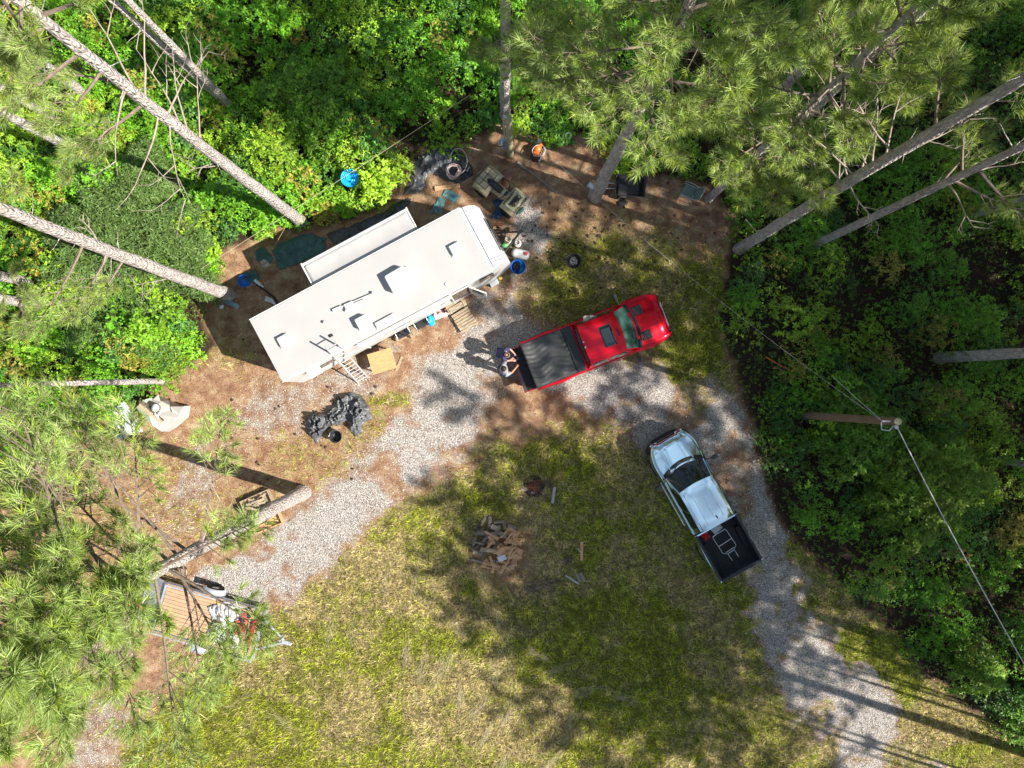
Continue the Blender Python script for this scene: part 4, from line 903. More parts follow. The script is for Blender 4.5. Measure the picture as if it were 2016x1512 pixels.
def cover(u, v):
    x = .0 + 1.62 * u; y = -.86 + 1.72 * v; e = min(v, 1 - v) * 2
    w = .018 * math.sin(x * 9 + 2.2 * math.sin(y * 3.1)) * math.sin(PI * v) + .012 * math.sin(y * 34 + 3 * math.sin(x * 5)) * (math.exp(-u * 5) + math.exp(-(1 - u) * 6) + .12) - .02 * math.sin(PI * v) * math.sin(PI * u)
    w += .010 * (float(fbm(np.array(x * 5), np.array(y * 5), 5)) - .5) * 2
    return (x, y, rd['zrail'] + .035 + w)
q = MB(); q.grid(cover, 60, 60); q.build('bed_cover', M['tarp_grey2'] if 'tarp_grey2' in M else pm('black_vinyl_cover', (.055, .055, .054), .42, var=.25, scale=3, bump=.15, bscale=8), rt, solid=.01)
q = MB()
for y in (-.875, .875): q.box((.98, y, rd['zrail'] + .018), (1.94, .035, .04))
q.box((-.01, 0, rd['zrail'] + .01), (.04, 1.74, .05)); q.build('cover_rail', M['black'], rt, bevel=.008)
q = MB(); q.box((1.80, 0, rd['zrail'] + .03), (.32, 1.72, .03)); q.tube([(1.64, -.84, rd['zrail'] + .055), (1.64, .84, rd['zrail'] + .055)], .035, 10); q.build('folded_cover_end', M['black'], rt, bevel=.01)
q = MB(); q.tube([(1.2, .97, 1.05), (5.0, .99, 1.05)], .010, 4); q.tube([(1.2, -.97, 1.05), (5.0, -.99, 1.05)], .010, 4)
# silver truck
st_, scab, sroof, sd_ = pickup('silver double-cab pickup truck with an open ribbed black bed', (8.64, -7.02, 0), R(119.2), 5.72, 1.92, M['silverpaint'], 2.0, 2.12, 3.72, 4.42, 1.16, 1.80, 1.40, .34, False, name='silver_truck', bow=.20)
st_.name = 'pickup_truck'
for y in (-.34, 0, .34): q = MB(); q.box((2.86, y, 1.822), (1.1 if y else .9, .012, .008)); q.build('roof_seam', M['greysheet'], st_)
for y in (-.60, .60): q = MB(); q.box((2.92, y, 1.79), (1.5, .02, .012)); q.build('roof_ditch', M['matblack'], st_)
for s_ in (-1, 1): q = MB(); q.box((sd_['xb1'] / 2, s_ * (sd_['hw'] - .10), sd_['zrail'] + .012), (sd_['xb1'] - .04, .10, .03)); q.build('rail_cap', M['black'], st_, bevel=.01)
q = MB(); q.box((-.005, 0, sd_['zrail'] + .03), (.12, 1.72, .03)); q.build('tailgate_cap', M['black'], st_, bevel=.01)
q = MB(); q.prism([(2.28, -.09), (2.40, -.12), (2.46, -.09), (2.40, -.06)], 1.815, 1.87); q.build('antenna_fin', M['black'], st_, bevel=.008)
for s_ in (-1, 1):
    q = MB(); q.tube([(4.62, s_ * .50, 1.268), (5.0, s_ * .42, 1.262), (5.45, s_ * .40, 1.14)], [.028, .024, .012], 6); q.build('bonnet_crease', M['silverpaint'], st_)
    q = MB(); q.tube([(4.55, s_ * .80, 1.19), (5.42, s_ * .66, 1.05)], .008, 4); q.build('bonnet_gap', M['matblack'], st_)
def RTP(root, x, y, z=0): return root.matrix_world @ Vector((x, y, z))
bpy.context.view_layer.update()

# things carried in the silver truck's bed
p = RTP(st_, .95, -.05, .78)
t = thing('hand_truck', 'light metal hand truck frame lying in the silver truck bed', 'hand truck', p, R(119.2 + 4))
q = MB(); fr = [(-.62, -.14, .05), (-.30, -.15, .05), (-.18, -.30, .06), (.42, -.30, .07), (.56, -.28, .08)]
q.tube(fr, .014, 6); q.tube([(x, -y, z) for x, y, z in fr], .014, 6); q.build('side_tube', M['alu'], t)
q = MB()
for x, w in ((-.30, .15), (-.22, .19), (.12, .30), (.56, .28)): q.tube([(x, -w, .065), (x, w, .065)], .016, 6)
q.build('crossbar', M['alu'], t)
q = MB(); q.box((0, 0, .10), (.32, .40, .2)); q.box((0, 0, .205), (.26, .34, .01)); single(q, 'storage_bin', M['greysheet'], 'pale blue-grey square bin behind the silver truck cab', 'bin', RTP(st_, 1.75, .0, .74), R(135), bevel=.02)
q = MB(); q.grid(lambda u, v: (u * .36 - .18, v * .26 - .13, .08 + .05 * math.sin(u * 9 + 2 * v) * math.sin(v * 7 + u)), 14, 12); single(q, 'rag', M['red'], 'crumpled red rag in the silver truck bed behind the cab', 'rag', RTP(st_, 1.68, .50, .76), R(130), solid=.02)
q = MB(); q.grid(lambda u, v: (u * .56 - .28, (v - .5) * .34 * (1 - .7 * abs(u - .5)), .05 + .06 * math.sin(u * 8) * math.sin(v * 6) - .12 * (v - .3) ** 2), 14, 10); single(q, 'cloth', M['camo'], 'mottled beige cloth draped on the red truck roof edge above a side window', 'cloth', RTP(rt, 2.75, .80, 1.66), R(0), solid=.015)

# ------------------------------------------------------------------ people at the open tailgate
def skin(name, nodes, edges, mat, parent, lev=2, root=0):
    me = bpy.data.meshes.new(name); me.from_pydata([n[0] for n in nodes], edges, []); me.update(); me.materials.append(mat)
    o = bpy.data.objects.new(name, me); C.objects.link(o); o.parent = parent
    m = o.modifiers.new('skin', 'SKIN'); m.use_smooth_shade = True
    if not me.skin_vertices: me.skin_vertices.new() if hasattr(me.skin_vertices, 'new') else None
    for i, nd in enumerate(nodes):
        r_ = nd[1]; me.skin_vertices[0].data[i].radius = (r_, r_) if not isinstance(r_, tuple) else r_
    me.skin_vertices[0].data[root].use_root = True
    s_ = o.modifiers.new('sub', 'SUBSURF'); s_.levels = s_.render_levels = lev
    return o
def person(label, loc, rz, skinm, shirtm, hairm, hands, head, chest, feet, thin_hair=False):
    t = thing('person', label, 'person', loc, rz)
    V = Vector; pel = V((-.04, 0, .95)); ch = V(chest); nk = ch + (V(head) - ch) * .55; hd = V(head)
    N = [(pel, .14), (pel.lerp(ch, .5), .125), (ch, .13), (nk, .055), (hd + V((0, 0, -.03)), .085), (hd + V((0, 0, .05)), .088)]; E = [(0, 1), (1, 2), (2, 3), (3, 4), (4, 5)]
    fd = V((.8, 0, -.6)) if thin_hair else V((.9, 0, -.4)); N.append((hd + fd.normalized() * .105, .018)); E.append((4, 6))
    up = (nk - ch).normalized(); arms = []
    for s_, hnd in ((1, hands[0]), (-1, hands[1])):
        sh = ch + V((0, s_ * .175, 0)) + up * .05; hp = V(hnd); mid = (sh + hp) / 2 + V((-.05, s_ * .10, -.10)); wr = mid + (hp - mid) * .80
        b0 = len(N); N += [(sh, .062), (mid, .044), (wr, .028), (hp, (.040, .020))]; E += [(2, b0), (b0, b0 + 1), (b0 + 1, b0 + 2), (b0 + 2, b0 + 3)]
        d = (hp - wr).normalized(); sd = V((-d.y, d.x, 0)).normalized()
        for f in range(4):
            o_ = (f - 1.5) * .019; l = (.062, .075, .070, .052)[f]; k1 = hp + d * .04 + sd * o_ * 1.2; k2 = k1 + d * l * .6 + V((0, 0, -.012)); k3 = k2 + d * l * .3 + V((0, 0, -.035))
            bb = len(N); N += [(k1, .0095), (k2, .009), (k3, .008)]; E += [(b0 + 3, bb), (bb, bb + 1), (bb + 1, bb + 2)]
        th1 = hp + sd * (-s_ * .035) + d * .01; th2 = th1 + d * .035 + sd * (-s_ * .015) + V((0, 0, -.02)); bb = len(N); N += [(th1, .012), (th2, .010)]; E += [(b0 + 3, bb), (bb, bb + 1)]
        arms.append((sh, mid))
    legs = []
    for s_, ft in ((1, feet[0]), (-1, feet[1])):
        hip = pel + V((0, s_ * .09, -.05)); ak = V((ft[0], ft[1], .09)); kn = hip.lerp(ak, .5) + V((.05, 0, .02)); b0 = len(N)
        N += [(hip, .092), (kn, .062), (ak, .040), (ak + V((.12, 0, -.045)), (.042, .03))]; E += [(0, b0), (b0, b0 + 1), (b0 + 1, b0 + 2), (b0 + 2, b0 + 3)]; legs.append((hip, kn, ak))
    skin('body', N, E, skinm, t)
    N = [(pel + V((0, 0, .0)), .175), (pel.lerp(ch, .5), .180), (ch, .185), (nk - up * .02, .085)]; E = [(0, 1), (1, 2), (2, 3)]
    for sh, mid in arms: b0 = len(N); N += [(sh, .105), (sh.lerp(mid, .85), .072)]; E += [(2, b0), (b0, b0 + 1)]
    skin('shirt', N, E, shirtm, t)
    N = [(pel + V((0, 0, -.02)), .15)]; E = []
    for hip, kn, ak in legs: b0 = len(N); N += [(hip, .105), (kn, .078), (ak, .060)]; E += [(0, b0), (b0, b0 + 1), (b0 + 1, b0 + 2)]
    skin('trousers', N, E, M['jeans'], t)
    for hip, kn, ak in legs: q = MB(); q.ell((ak.x + .07, ak.y, .05), (.14, .052, .055)); q.box((ak.x + .07, ak.y, .012), (.27, .09, .024)); q.build('shoe', M['shoe'], t)
    q = MB(); hc = hd + V((-.012, 0, .012))
    if thin_hair: q.lathe([(.090, -.03), (.100, -.01), (.104, .02), (.098, .05), (.078, .08)], hc, 20)
    else: q.ell((hc.x - .01, hc.y, hc.z + .025), (.112, .104, .098), 18, 12)
    q.build('hair', hairm, t)
    for s_ in (-1, 1):
        q = MB(); q.ell((hd.x, hd.y + s_ * .092, hd.z - .01), (.022, .012, .03), 8, 6); q.build('ear', skinm, t)
        q = MB(); ec = hd + fd.normalized() * .086 + V((0, s_ * .032, .028)); q.ell(tuple(ec), (.012, .012, .009), 8, 6); q.build('eye', M['black'], t)
    return t
person('person in a pale grey t-shirt and jeans with black hair, reaching over the open tailgate', (-.30, .55, 0), R(20), M['skin_tan'], M['greyshirt'], M['hair'],
       ((.46, .20, 1.02), (.52, -.05, .98)), (.02, .02, 1.62), (.02, -.02, 1.36), ((.02, .02), (.06, -.30)))
person('person in a navy t-shirt with thinning hair, bending toward the tailgate', (-.42, 1.18, 0), R(-12), M['skin'], M['navy'], M['greyhair'],
       ((.54, .06, 1.0), (.46, -.14, .98)), (.27, -.05, 1.50), (.14, .0, 1.34), ((-.02, .12), (.0, -.12)), True)
x, y = G(1018, 705, .98); q = MB(); q.lathe([(.03, 0), (.045, .02), (.05, .14), (.046, .145), (.04, .02), (.001, .012)], n=16); single(q, 'cup', M['bluegrey'], 'pale blue cup in front of the navy-shirted person at the tailgate', 'cup', (x + .03, y - .02, .86))
# ------------------------------------------------------------------ yard clutter
def cloth(name, poly, mat, hmax, seed, label, cat, res=.032, fold=7, zoff=.015, group=None, ridge=1.0, parent=None, warp=.10, z0=0):
    """crumpled sheet lying inside an outline given in photo pixels on the ground"""
    pts = np.array([G(*p, z0) for p in poly]); c = pts.mean(0); pl = [tuple(p - c) for p in pts]
    x0, y0 = pts.min(0) - c - .1; x1, y1 = pts.max(0) - c + .1; nx, ny = int((x1 - x0) / res) + 2, int((y1 - y0) / res) + 2
    X, Y = np.meshgrid(np.linspace(x0, x1, nx), np.linspace(y0, y1, ny), indexing='ij')
    Xw = X + (fbm(X * 3, Y * 3, seed) - .5) * warp * 2; Yw = Y + (fbm(X * 3, Y * 3, seed + 3) - .5) * warp * 2
    d = sdist(pl, Xw, Yw); e = sstep(-.02, .22, d)
    rg = 1 - np.abs(2 * fbm(X * fold * .55 + 2.5 * fbm(X * 2, Y * 2, seed + 1), Y * fold * .38 + 1.5 * fbm(X * 3, Y * 3, seed + 2), seed + 9, 3) - 1) * 2.6
    rg = np.clip(rg, 0, 1) ** 2
    Z = zoff + z0 + e * hmax * (.35 * fbm(X * 1.6, Y * 1.6, seed + 4) + .75 * ridge * rg * fbm(X * 2, Y * 2, seed + 6)) + .018 * e * np.abs(2 * fbm(X * 11, Y * 11, seed, 2) - 1)
    ins = d > 0; idx = -np.ones((nx, ny), int); q = ins[:-1, :-1] & ins[1:, :-1] & ins[1:, 1:] & ins[:-1, 1:]
    b = MB(); use = np.zeros((nx, ny), bool)
    for i, j in zip(*np.nonzero(q)): use[i:i + 2, j:j + 2] = True
    k = 0
    for i, j in zip(*np.nonzero(use)): idx[i, j] = k; k += 1; b.v.append((float(X[i, j]), float(Y[i, j]), float(Z[i, j])))
    for i, j in zip(*np.nonzero(q)): b.f.append((int(idx[i, j]), int(idx[i + 1, j]), int(idx[i + 1, j + 1]), int(idx[i, j + 1]))); b.s.append(True)
    o = b.build(name, mat, parent, loc=(c[0], c[1], 0) if parent is None else None, solid=.008)
    if parent is None: tag(o, label, cat, group)
    return o
cloth('plastic_sheet', [(792, 383), (806, 352), (818, 318), (832, 300), (862, 283), (892, 290), (897, 330), (884, 345), (862, 335), (848, 345), (838, 365), (815, 385)], M['tarp_grey'], .42, 3, 'rumpled dusty dark grey plastic sheet at the bush edge above the trailer', 'plastic sheet', fold=8)
cloth('plastic_sheet', [(848, 345), (870, 322), (895, 292), (912, 300), (930, 330), (932, 345), (905, 362), (885, 358), (870, 350)], M['tarp_black'], .30, 8, 'shiny black plastic sheet under the coil of wire', 'plastic sheet', fold=8)
cloth('plastic_sheet', [(640, 462), (700, 440), (760, 412), (800, 385), (812, 392), (790, 420), (720, 455), (660, 482)], M['tarp_black'], .16, 12, 'long strip of black plastic sheet lying behind the trailer slide-out', 'plastic sheet', fold=10)
cloth('tarp', [(545, 478), (602, 458), (645, 468), (640, 500), (600, 515), (552, 532), (535, 500)], M['tarp_green'], .22, 17, 'dark green tarp spread flat beside the trailer rear, largest of the green tarps', 'tarp', fold=6)
cloth('tarp', [(500, 492), (520, 485), (540, 505), (538, 522), (515, 518), (503, 510)], M['tarp_green'], .30, 21, 'small bunched dark green tarp at the bush edge', 'tarp', fold=8)
cloth('tarp', [(480, 538), (505, 530), (512, 548), (500, 562), (478, 558)], M['tarp_green'], .35, 24, 'crumpled green tarp heaped against the dark blue tub', 'tarp', fold=8)
cloth('sack', [(508, 512), (530, 510), (534, 526), (516, 530)], M['camo'], .2, 28, 'small brown sack between the green tarps', 'sack', fold=8)
cloth('tarp', [(968, 392), (990, 390), (996, 400), (985, 412), (992, 425), (985, 432), (966, 428), (972, 410)], M['tarp_blue'], .30, 31, 'bunched dark blue tarp beside the tan quad bike', 'tarp', fold=9)
cloth('plastic_sheet', [(600, 822), (618, 808), (640, 812), (652, 800), (668, 775), (690, 772), (712, 776), (728, 800), (734, 822), (718, 832), (716, 852), (702, 862), (686, 846), (690, 826), (670, 838), (648, 846), (628, 872), (608, 860)], M['tarp_grey'], .62, 37, 'large crumpled grey-black plastic sheet heaped on the dirt below the trailer', 'plastic sheet', fold=9, ridge=1.3)
# black pot
x, y = G(665, 858); q = MB(); q.lathe([(.001, .02), (.19, .02), (.23, .36), (.255, .38), (.24, .385), (.215, .36), (.18, .06), (.001, .05)], n=26)
t = thing('bucket', 'round black bucket standing in the crumpled plastic sheet', 'bucket', (x, y, 0)); q.build('shell', M['black'], t); q = MB(); q.lathe([(.13, .10), (.15, .105), (.13, .11)], n=24); q.tube([(.25 * math.cos(a / 8 * PI), .25 * math.sin(a / 8 * PI), .38 + .02) for a in range(9)], .006, 5); q.build('handle', M['steel'], t)

# wire coil
x, y = G(893, 335, .35); t = thing('wire_coil', 'tangled coil of pale wire lying on the black plastic sheet', 'wire coil', (x, y, 0))
q = MB(); rr = random.Random(4)
pts = []
for i in range(170):
    a = i * .42; r_ = .30 - .11 * (i / 170) + .03 * math.sin(i * 1.3); pts.append((r_ * math.cos(a) - .02, r_ * math.sin(a) - .03, .30 + .05 * math.sin(i * .5) + .0006 * i))
q.tube(pts, .012, 4); q.build('coil', M['pinkcloth'], t)
q = MB(); q.tube([(.34 * math.cos(a) + .19, .46 * math.sin(a) + .35, .36 + .10 * math.sin(a)) for a in [i / 18 * 4.6 - 1.9 for i in range(19)]], .014, 5); q.build('loose_loop', M['palecable'], t)

# quad bike
ax_, ay_ = G(985, 378, .5); t = thing('quad_bike', 'tan quad bike with black seat and cargo racks, nose toward the gravel', 'quad bike', (ax_, ay_, 0), R(-40))
for x in (-.62, .62):
    for y in (-.42, .42): wheel(t, x, y, .28, .24, -1 if y > 0 else 1, 'black')
q = MB(); q.grid(lambda u, v: (-.98 + .72 * u, -.55 + 1.1 * v, .74 + .10 * (1 - (2 * v - 1) ** 2) - .22 * max(0, abs(2 * v - 1) - .75) * 4 * .4 - .10 * (2 * u - 1) ** 2), 12, 14); q.build('rear_fender', M['tan'], t, solid=.02)
q = MB(); q.grid(lambda u, v: (.34 + .68 * u, -.50 + 1.0 * v, .76 + .09 * (1 - (2 * v - 1) ** 2) - .10 * (2 * u - 1) ** 2), 12, 14); q.build('front_fender', M['tan'], t, solid=.02)
q = MB(); q.ell((-.18, 0, .84), (.46, .15, .12), 16, 10); q.build('seat', M['black'], t)
q = MB(); q.ell((.25, 0, .82), (.26, .13, .13), 14, 10); q.box((.2, 0, .62), (.5, .34, .25)); q.box((-.2, 0, .55), (.9, .42, .22)); q.build('fuel_tank', M['tan'], t, bevel=.03)
q = MB(); q.tube([(.20, -.36, 1.0), (.28, -.18, 1.02), (.32, 0, .98), (.28, .18, 1.02), (.20, .36, 1.0)], .018, 6); q.box((.31, 0, 1.0), (.12, .16, .08)); q.build('handlebar', M['black'], t)
q = MB()
for y in (-.38, -.13, .13, .38): q.tube([(-1.02, y, .93), (-.42, y, .93)], .013, 5)
for x in (-1.02, -.72, -.42): q.tube([(x, -.42, .94), (x, .42, .94)], .015, 5)
q.build('rear_rack', M['black'], t)
q = MB()
for y in (-.34, -.12, .12, .34): q.tube([(.46, y, .93), (1.0, y, .93)], .013, 5)
for x in (.46, .72, 1.0): q.tube([(x, -.38, .94), (x, .38, .94)], .015, 5)
q.build('front_rack', M['black'], t)
q = MB(); q.box((.74, 0, .985), (.40, .72, .09)); o = single(q, 'crate', M['rope'], 'shallow yellowish tray of odds and ends on the quad bike front rack', 'tray', (ax_, ay_, 0), R(-40), bevel=.01)
q = MB(); rr = random.Random(8)
for i in range(46): q.tube([(.60 + rr.random() * .3, -.30 + rr.random() * .6, 1.04 + rr.random() * .03), (.60 + rr.random() * .3, -.30 + rr.random() * .6, 1.05 + rr.random() * .03)], .008, 4)
single(q, 'cord_tangle', M['black'], 'tangle of dark cords lying in the tray on the quad bike', 'cords', (ax_, ay_, 0), R(-40))
q = MB(); q.box((0, 0, .03), (.42, .34, .06)); single(q, 'slab', M['brown'], 'reddish brown square slab beside the rear wheel of the quad bike', 'slab', G3(999, 346), R(-30), bevel=.01)
cloth('cloth', [(1012, 412), (1030, 408), (1034, 418), (1018, 424)], M['tarp_green'], .1, 41, 'small dark green cloth in front of the quad bike', 'cloth')

# boards, panels behind trailer nose
q = MB(); q.box((0, 0, .05), (1.0, .16, .09)); single(q, 'board', M['freshwood'], 'reddish plank lying on the dirt between the plastic sheet and the teal panels', 'board', G3(881, 369), R(7), bevel=.006)
for (px, py, a, w, h, lb) in ((888, 386, -28, .62, .34, 'broken teal glass panel on the dirt, the one nearer the quad bike'), (866, 405, 75, .62, .30, 'teal and white glass panel standing nearest the trailer roof, upright in view'), (853, 412, 60, .45, .10, 'narrow strip of teal panel beside the bigger ones')):
    q = MB(); q.box((0, 0, .04), (w, h, .02), rx=.06); single(q, 'panel', M['teal'], lb, 'panel', G3(px, py), R(a), bevel=.003)
q = MB(); q.box((0, 0, .04), (.40, .13, .07)); single(q, 'board', M['greywood'], 'short pale board end on the dirt near the quad bike and orange blower', 'board', G3(1026, 326), R(-42), bevel=.006)
q = MB(); q.tube([(-.95, 0, .04), (0, .02, .05), (.95, 0, .04)], .035, 8); single(q, 'pole', M['greywood'], 'long grey pole lying on the dirt toward the dump cart', 'pole', G3(1058, 351), R(-38))

# short meter pole with conduit and meter box
bx_, by_ = G(1005, 306); t = thing('meter_pole', 'short wooden pole with metal conduit and electricity meter beside the quad bike', 'pole', (bx_, by_, 0))
tp = Vector(GL((bx_, by_), 1001, 231, 4.3)); 
q = MB(); q.tube([(0, 0, 0), tp * .5, tp], [.13, .12, .11], 14); q.build('post', M['yellowpole'], t)
q = MB(); q.tube([(-.19, .02, 1.0), tp + Vector((-.17, .02, -.25)), tp + Vector((-.16, .02, .12)), tp + Vector((-.05, -.06, .10))], .035, 8); q.build('conduit', M['galv'], t)
q = MB(); q.box((-.24, 0, 1.45), (.22, .16, .62)); q.box((-.22, .0, .95), (.16, .12, .3)); mb_ = q.build('meter_box', M['bluegrey'], t, bevel=.01)
q = MB(); q.cyl((-.30, -.06, 1.72), (-.30, -.22, 1.72), .09, n=18); q.ell((-.42, .0, 1.55), (.06, .06, .06)); q.build('meter', M['steel'], mb_)

# orange blower on black tub
x, y = G(1058, 299, .3); t = thing('leaf_blower', 'orange and black backpack blower standing on the dirt by the meter pole', 'leaf blower', (x, y, 0), R(65))
q = MB(); q.ell((.10, .04, .36), (.17, .15, .12), 14, 9); q.box((-.12, .0, .36), (.20, .24, .10), rz=.4); q.ell((.30, 0, .33), (.10, .08, .09)); q.build('engine_cover', M['orange'], t, bevel=.03)
q = MB(); q.box((0, 0, .17), (.60, .36, .30)); q.build('frame', M['black'], t, bevel=.04)
q = MB(); q.tube([(.0 + .22 * math.cos(a / 3), .0 + .2 * math.sin(a / 3), .42 + .03 * math.sin(a)) for a in range(14)], .016, 5); q.tube([(-.3, -.2, .25), (-.1, -.27, .35), (.2, -.25, .3), (.34, -.05, .25)], .03, 6); q.box((.40, .1, .25), (.18, .16, .06)); q.build('hose', M['tarp_silver'], t)
x, y = G(1118, 271); q = MB(); q.lathe([(.001, 0), (.09, 0), (.115, .25), (.12, .26), (.10, .25), (.08, .03), (.001, .025)], n=18); single(q, 'cup', M['whiteplastic'], 'small white pail below the overhanging pine boughs', 'pail', (x, y, 0))

# metal box at the pine foot with stand
x, y = G(1164, 367, 1.1); t = thing('junction_box', 'pale metal box on thin legs at the foot of the dump cart pine', 'box', (x, y, 0), R(-40))
q = MB(); q.box((0, 0, 1.1), (.30, .20, .12)); q.build('case', M['bluegrey'], t, bevel=.01); q = MB(); q.box((0, 0, 1.165), (.24, .14, .01)); q.build('lid', M['alu'], t)
for a in range(4): q = MB(); dx, dy = (.16 if a % 2 else -.16), (.12 if a < 2 else -.12); q.tube([(dx * .6, dy * .6, 1.05), (dx * 1.4, dy * 1.5, .0)], .014, 5); q.build('leg', M['steel'], t)

# dump cart
x, y = G(1240, 368, .5); t = thing('dump_cart', 'black garden dump cart standing on two wheels by the pine trunk', 'cart', (x, y, 0), R(-4))
q = MB(); 
def tub(u, v): a = 2 * u - 1; c = 2 * v - 1; e = max(abs(a), abs(c)) ; return (a * .58, c * .40, .34 + .34 * sstep(.62, 1, e) + 0 * a)
q.grid(tub, 20, 16); q.build('tub', M['black'], t, solid=.02)
q = MB(); q.box((-.30, 0, .70), (.34, .78, .03)); q.build('flap', M['matblack'], t, bevel=.01)
for s_ in (-1, 1): wheel(t, -.25, s_ * .34, .20, .12, s_, 'black')
q = MB(); q.tube([(-.5, -.06, .35), (-.9, -.10, .42), (-1.05, -.10, .5)], .022, 6); q.tube([(-.5, .12, .35), (-.9, .13, .42), (-1.12, .12, .5)], .022, 6); q.tube([(-1.0, -.2, .5), (-1.02, .26, .5)], .022, 6); q.build('handle', M['alu'], t)
x, y = G(1225, 400); q = MB(); q.ell((0, 0, .04), (.22, .12, .05), 14, 6); q.box((.05, -.03, .085), (.18, .05, .02), rz=.2); single(q, 'sandal_pile', M['matblack'], 'dark flat lid with a pale strip lying on the ground by the dump cart', 'lid', (x, y, 0))

# lawn chair
x, y = G(1356, 377, .45); t = thing('lawn_chair', 'green mesh lawn chair with pale tube frame under the pine boughs', 'chair', (x, y, 0), R(155))
q = MB(); q.grid(lambda u, v: (-.24 + .48 * u, -.23 + .46 * v, .42 - .03 * math.sin(PI * v)), 8, 8); q.build('seat', M['chairgreen'], t, solid=.012)
q = MB(); q.grid(lambda u, v: (-.25 - .18 * u, -.23 + .46 * v, .42 + .48 * u), 8, 8); q.build('backrest', M['chairgreen'], t, solid=.012)
for s_ in (-1, 1):
    q = MB(); q.tube([(.30, s_ * .27, 0), (.27, s_ * .27, .60), (-.05, s_ * .28, .63), (-.36, s_ * .26, .60)], .015, 6); q.tube([(-.45, s_ * .26, .92), (-.22, s_ * .26, .40), (.26, s_ * .25, .42)], .015, 6); q.tube([(-.10, s_ * .27, .42), (-.42, s_ * .27, 0)], .015, 6); q.build('frame', M['steel'], t)
q = MB(); q.tube([(-.45, -.26, .92), (-.47, 0, .95), (-.45, .26, .92)], .015, 6); q.build('top_rail', M['steel'], t)

# kettle grill
x, y = G(1129, 514, .6); t = thing('kettle_grill', 'round black kettle grill full of pale ash on the gravel edge', 'grill', (x, y, 0))
q = MB(); q.lathe([(.001, .38), (.12, .40), (.24, .50), (.285, .64), (.295, .66), (.275, .655), (.26, .62), (.2, .50)], n=30); q.build('bowl', M['black'], t)
q = MB(); q.lathe([(.001, .56), (.12, .575), (.2, .55), (.25, .54)], n=24); q.build('inner_bowl', M['char'], t)
q = MB(); rr = random.Random(3)
for i in range(70): a = rr.random() * 6.28; r_ = .15 * math.sqrt(rr.random()); q.ell((r_ * math.cos(a), r_ * math.sin(a), .585 + rr.random() * .03), (.022, .016, .012), 6, 4)
q.build('ash', M['ash'], t)
for a in (0.4, 2.5, 4.6): q = MB(); q.cyl((.18 * math.cos(a), .18 * math.sin(a), .42), (.30 * math.cos(a), .30 * math.sin(a), 0), .013, n=6); q.build('leg', M['steel'], t)
q = MB(); q.tube([(-.27, -.08, .60), (-.36, -.06, .60), (-.36, .06, .60), (-.27, .08, .60)], .014, 6); q.build('handle', M['matblack'], t)

# gas bottles, tubs and boards at the trailer nose
def gasv(px, py, label, r=.155, h=.34, m='offwhite'):
    x, y = G(px, py, .4); t = thing('gas_bottle', label, 'gas bottle', (x, y, 0))
    q = MB(); q.lathe([(.001, .0), (r * .75, .0), (r * .78, .03), (r * .97, .06), (r, .12), (r, h - .06), (r * .85, h), (r * .35, h + .03), (.001, h + .03)], n=24); q.build('tank', M[m], t)
    q = MB()
    for k in range(3): q.tube([(r * .62 * math.cos(a), r * .62 * math.sin(a), h + .10) for a in [k * 2.1 + i * .25 for i in range(7)]], .014, 5)
    q.lathe([(r * .62, h), (r * .63, h + .1), (r * .60, h + .1), (r * .59, h)], n=22); q.build('collar', M[m], t)
    q = MB(); q.cyl((0, 0, h), (0, 0, h + .08), .025); q.cyl((0, 0, h + .05), (.06, .02, h + .05), .018); q.build('valve', M['rust'], t)
gasv(1000, 471, 'cream upright gas bottle by the trailer nose, the one nearer the trailer', m='cream'); gasv(1019, 478, 'white upright gas bottle by the trailer nose, the one farther from the trailer', .145)
x, y = G(1025, 500, .3); t = thing('gas_tank', 'long white horizontal gas tank with dark red valve between bottle and blue tub', 'gas tank', (x, y, 0), R(-12))
Mt = Matrix.Translation((0, 0, .26)) @ Matrix.Rotation(R(90), 4, 'Y')
q = MB(); q.lathe([(.001, -.37), (.08, -.36), (.15, -.31), (.185, -.22), (.185, .22), (.15, .31), (.08, .36), (.001, .37)], n=24, M=Mt); q.build('tank', M['white'], t)
for x in (-.2, .2): q = MB(); q.box((x, 0, .045), (.06, .28, .09)); q.build('foot', M['white'], t)
q = MB(); q.box((0, 0, .447), (.5, .012, .012)); q.build('weld_seam', M['greysheet'], t)
q = MB(); q.cyl((.22, .02, .42), (.22, .02, .52), .04); 
for a in range(6): q.ell((.22 + .06 * math.cos(a), .02 + .06 * math.sin(a), .50), (.026, .026, .02), 8, 6)
q.build('valve', M['red'], t)
def tubm(name, px, py, label, r, h, mat, cat, inner=None):
    x, y = G(px, py, h); t = thing(name, label, cat, (x, y, 0))
    q = MB(); q.lathe([(.001, .01), (r * .82, .01), (r * .95, h - .02), (r * 1.04, h), (r * 1.03, h + .012), (r * .93, h - .005), (r * .80, .05), (.001, .045)], n=32); q.build('tub', M[mat], t); return t
t = tubm('tub', 1020, 525, 'round blue plastic tub holding dark scraps at the corner of the trailer nose', .29, .30, 'blue', 'tub')
q = MB(); rr = random.Random(6)
for i in range(9): a = rr.random() * 6.28; q.box((-.05 + .09 * math.cos(a), .04 + .09 * math.sin(a), .16 + .09 * rr.random()), (.20, .06, .05), rz=rr.random() * 3, rx=.4)
x, y = G(1020, 525, .3); single(q, 'scraps', M['matblack'], 'black scraps piled inside the blue tub at the trailer nose', 'scraps', (x, y, 0))
q = MB()
for k in range(3): q.tube([(.25 * math.cos(a) * (.4 + .2 * k), .25 * math.sin(a), .30 - .03 * k) for a in [(-1.2 + i * .3 + k * .3) for i in range(9)]], .008, 4)
single(q, 'cord', M['cyan'], 'light blue cord looped over the tub at the trailer nose', 'cord', (x, y, 0))
t = tubm('tub', 688, 350, 'bright blue round tub half hidden in the leafy bushes', .33, .95, 'cyan', 'tub')
q = MB()
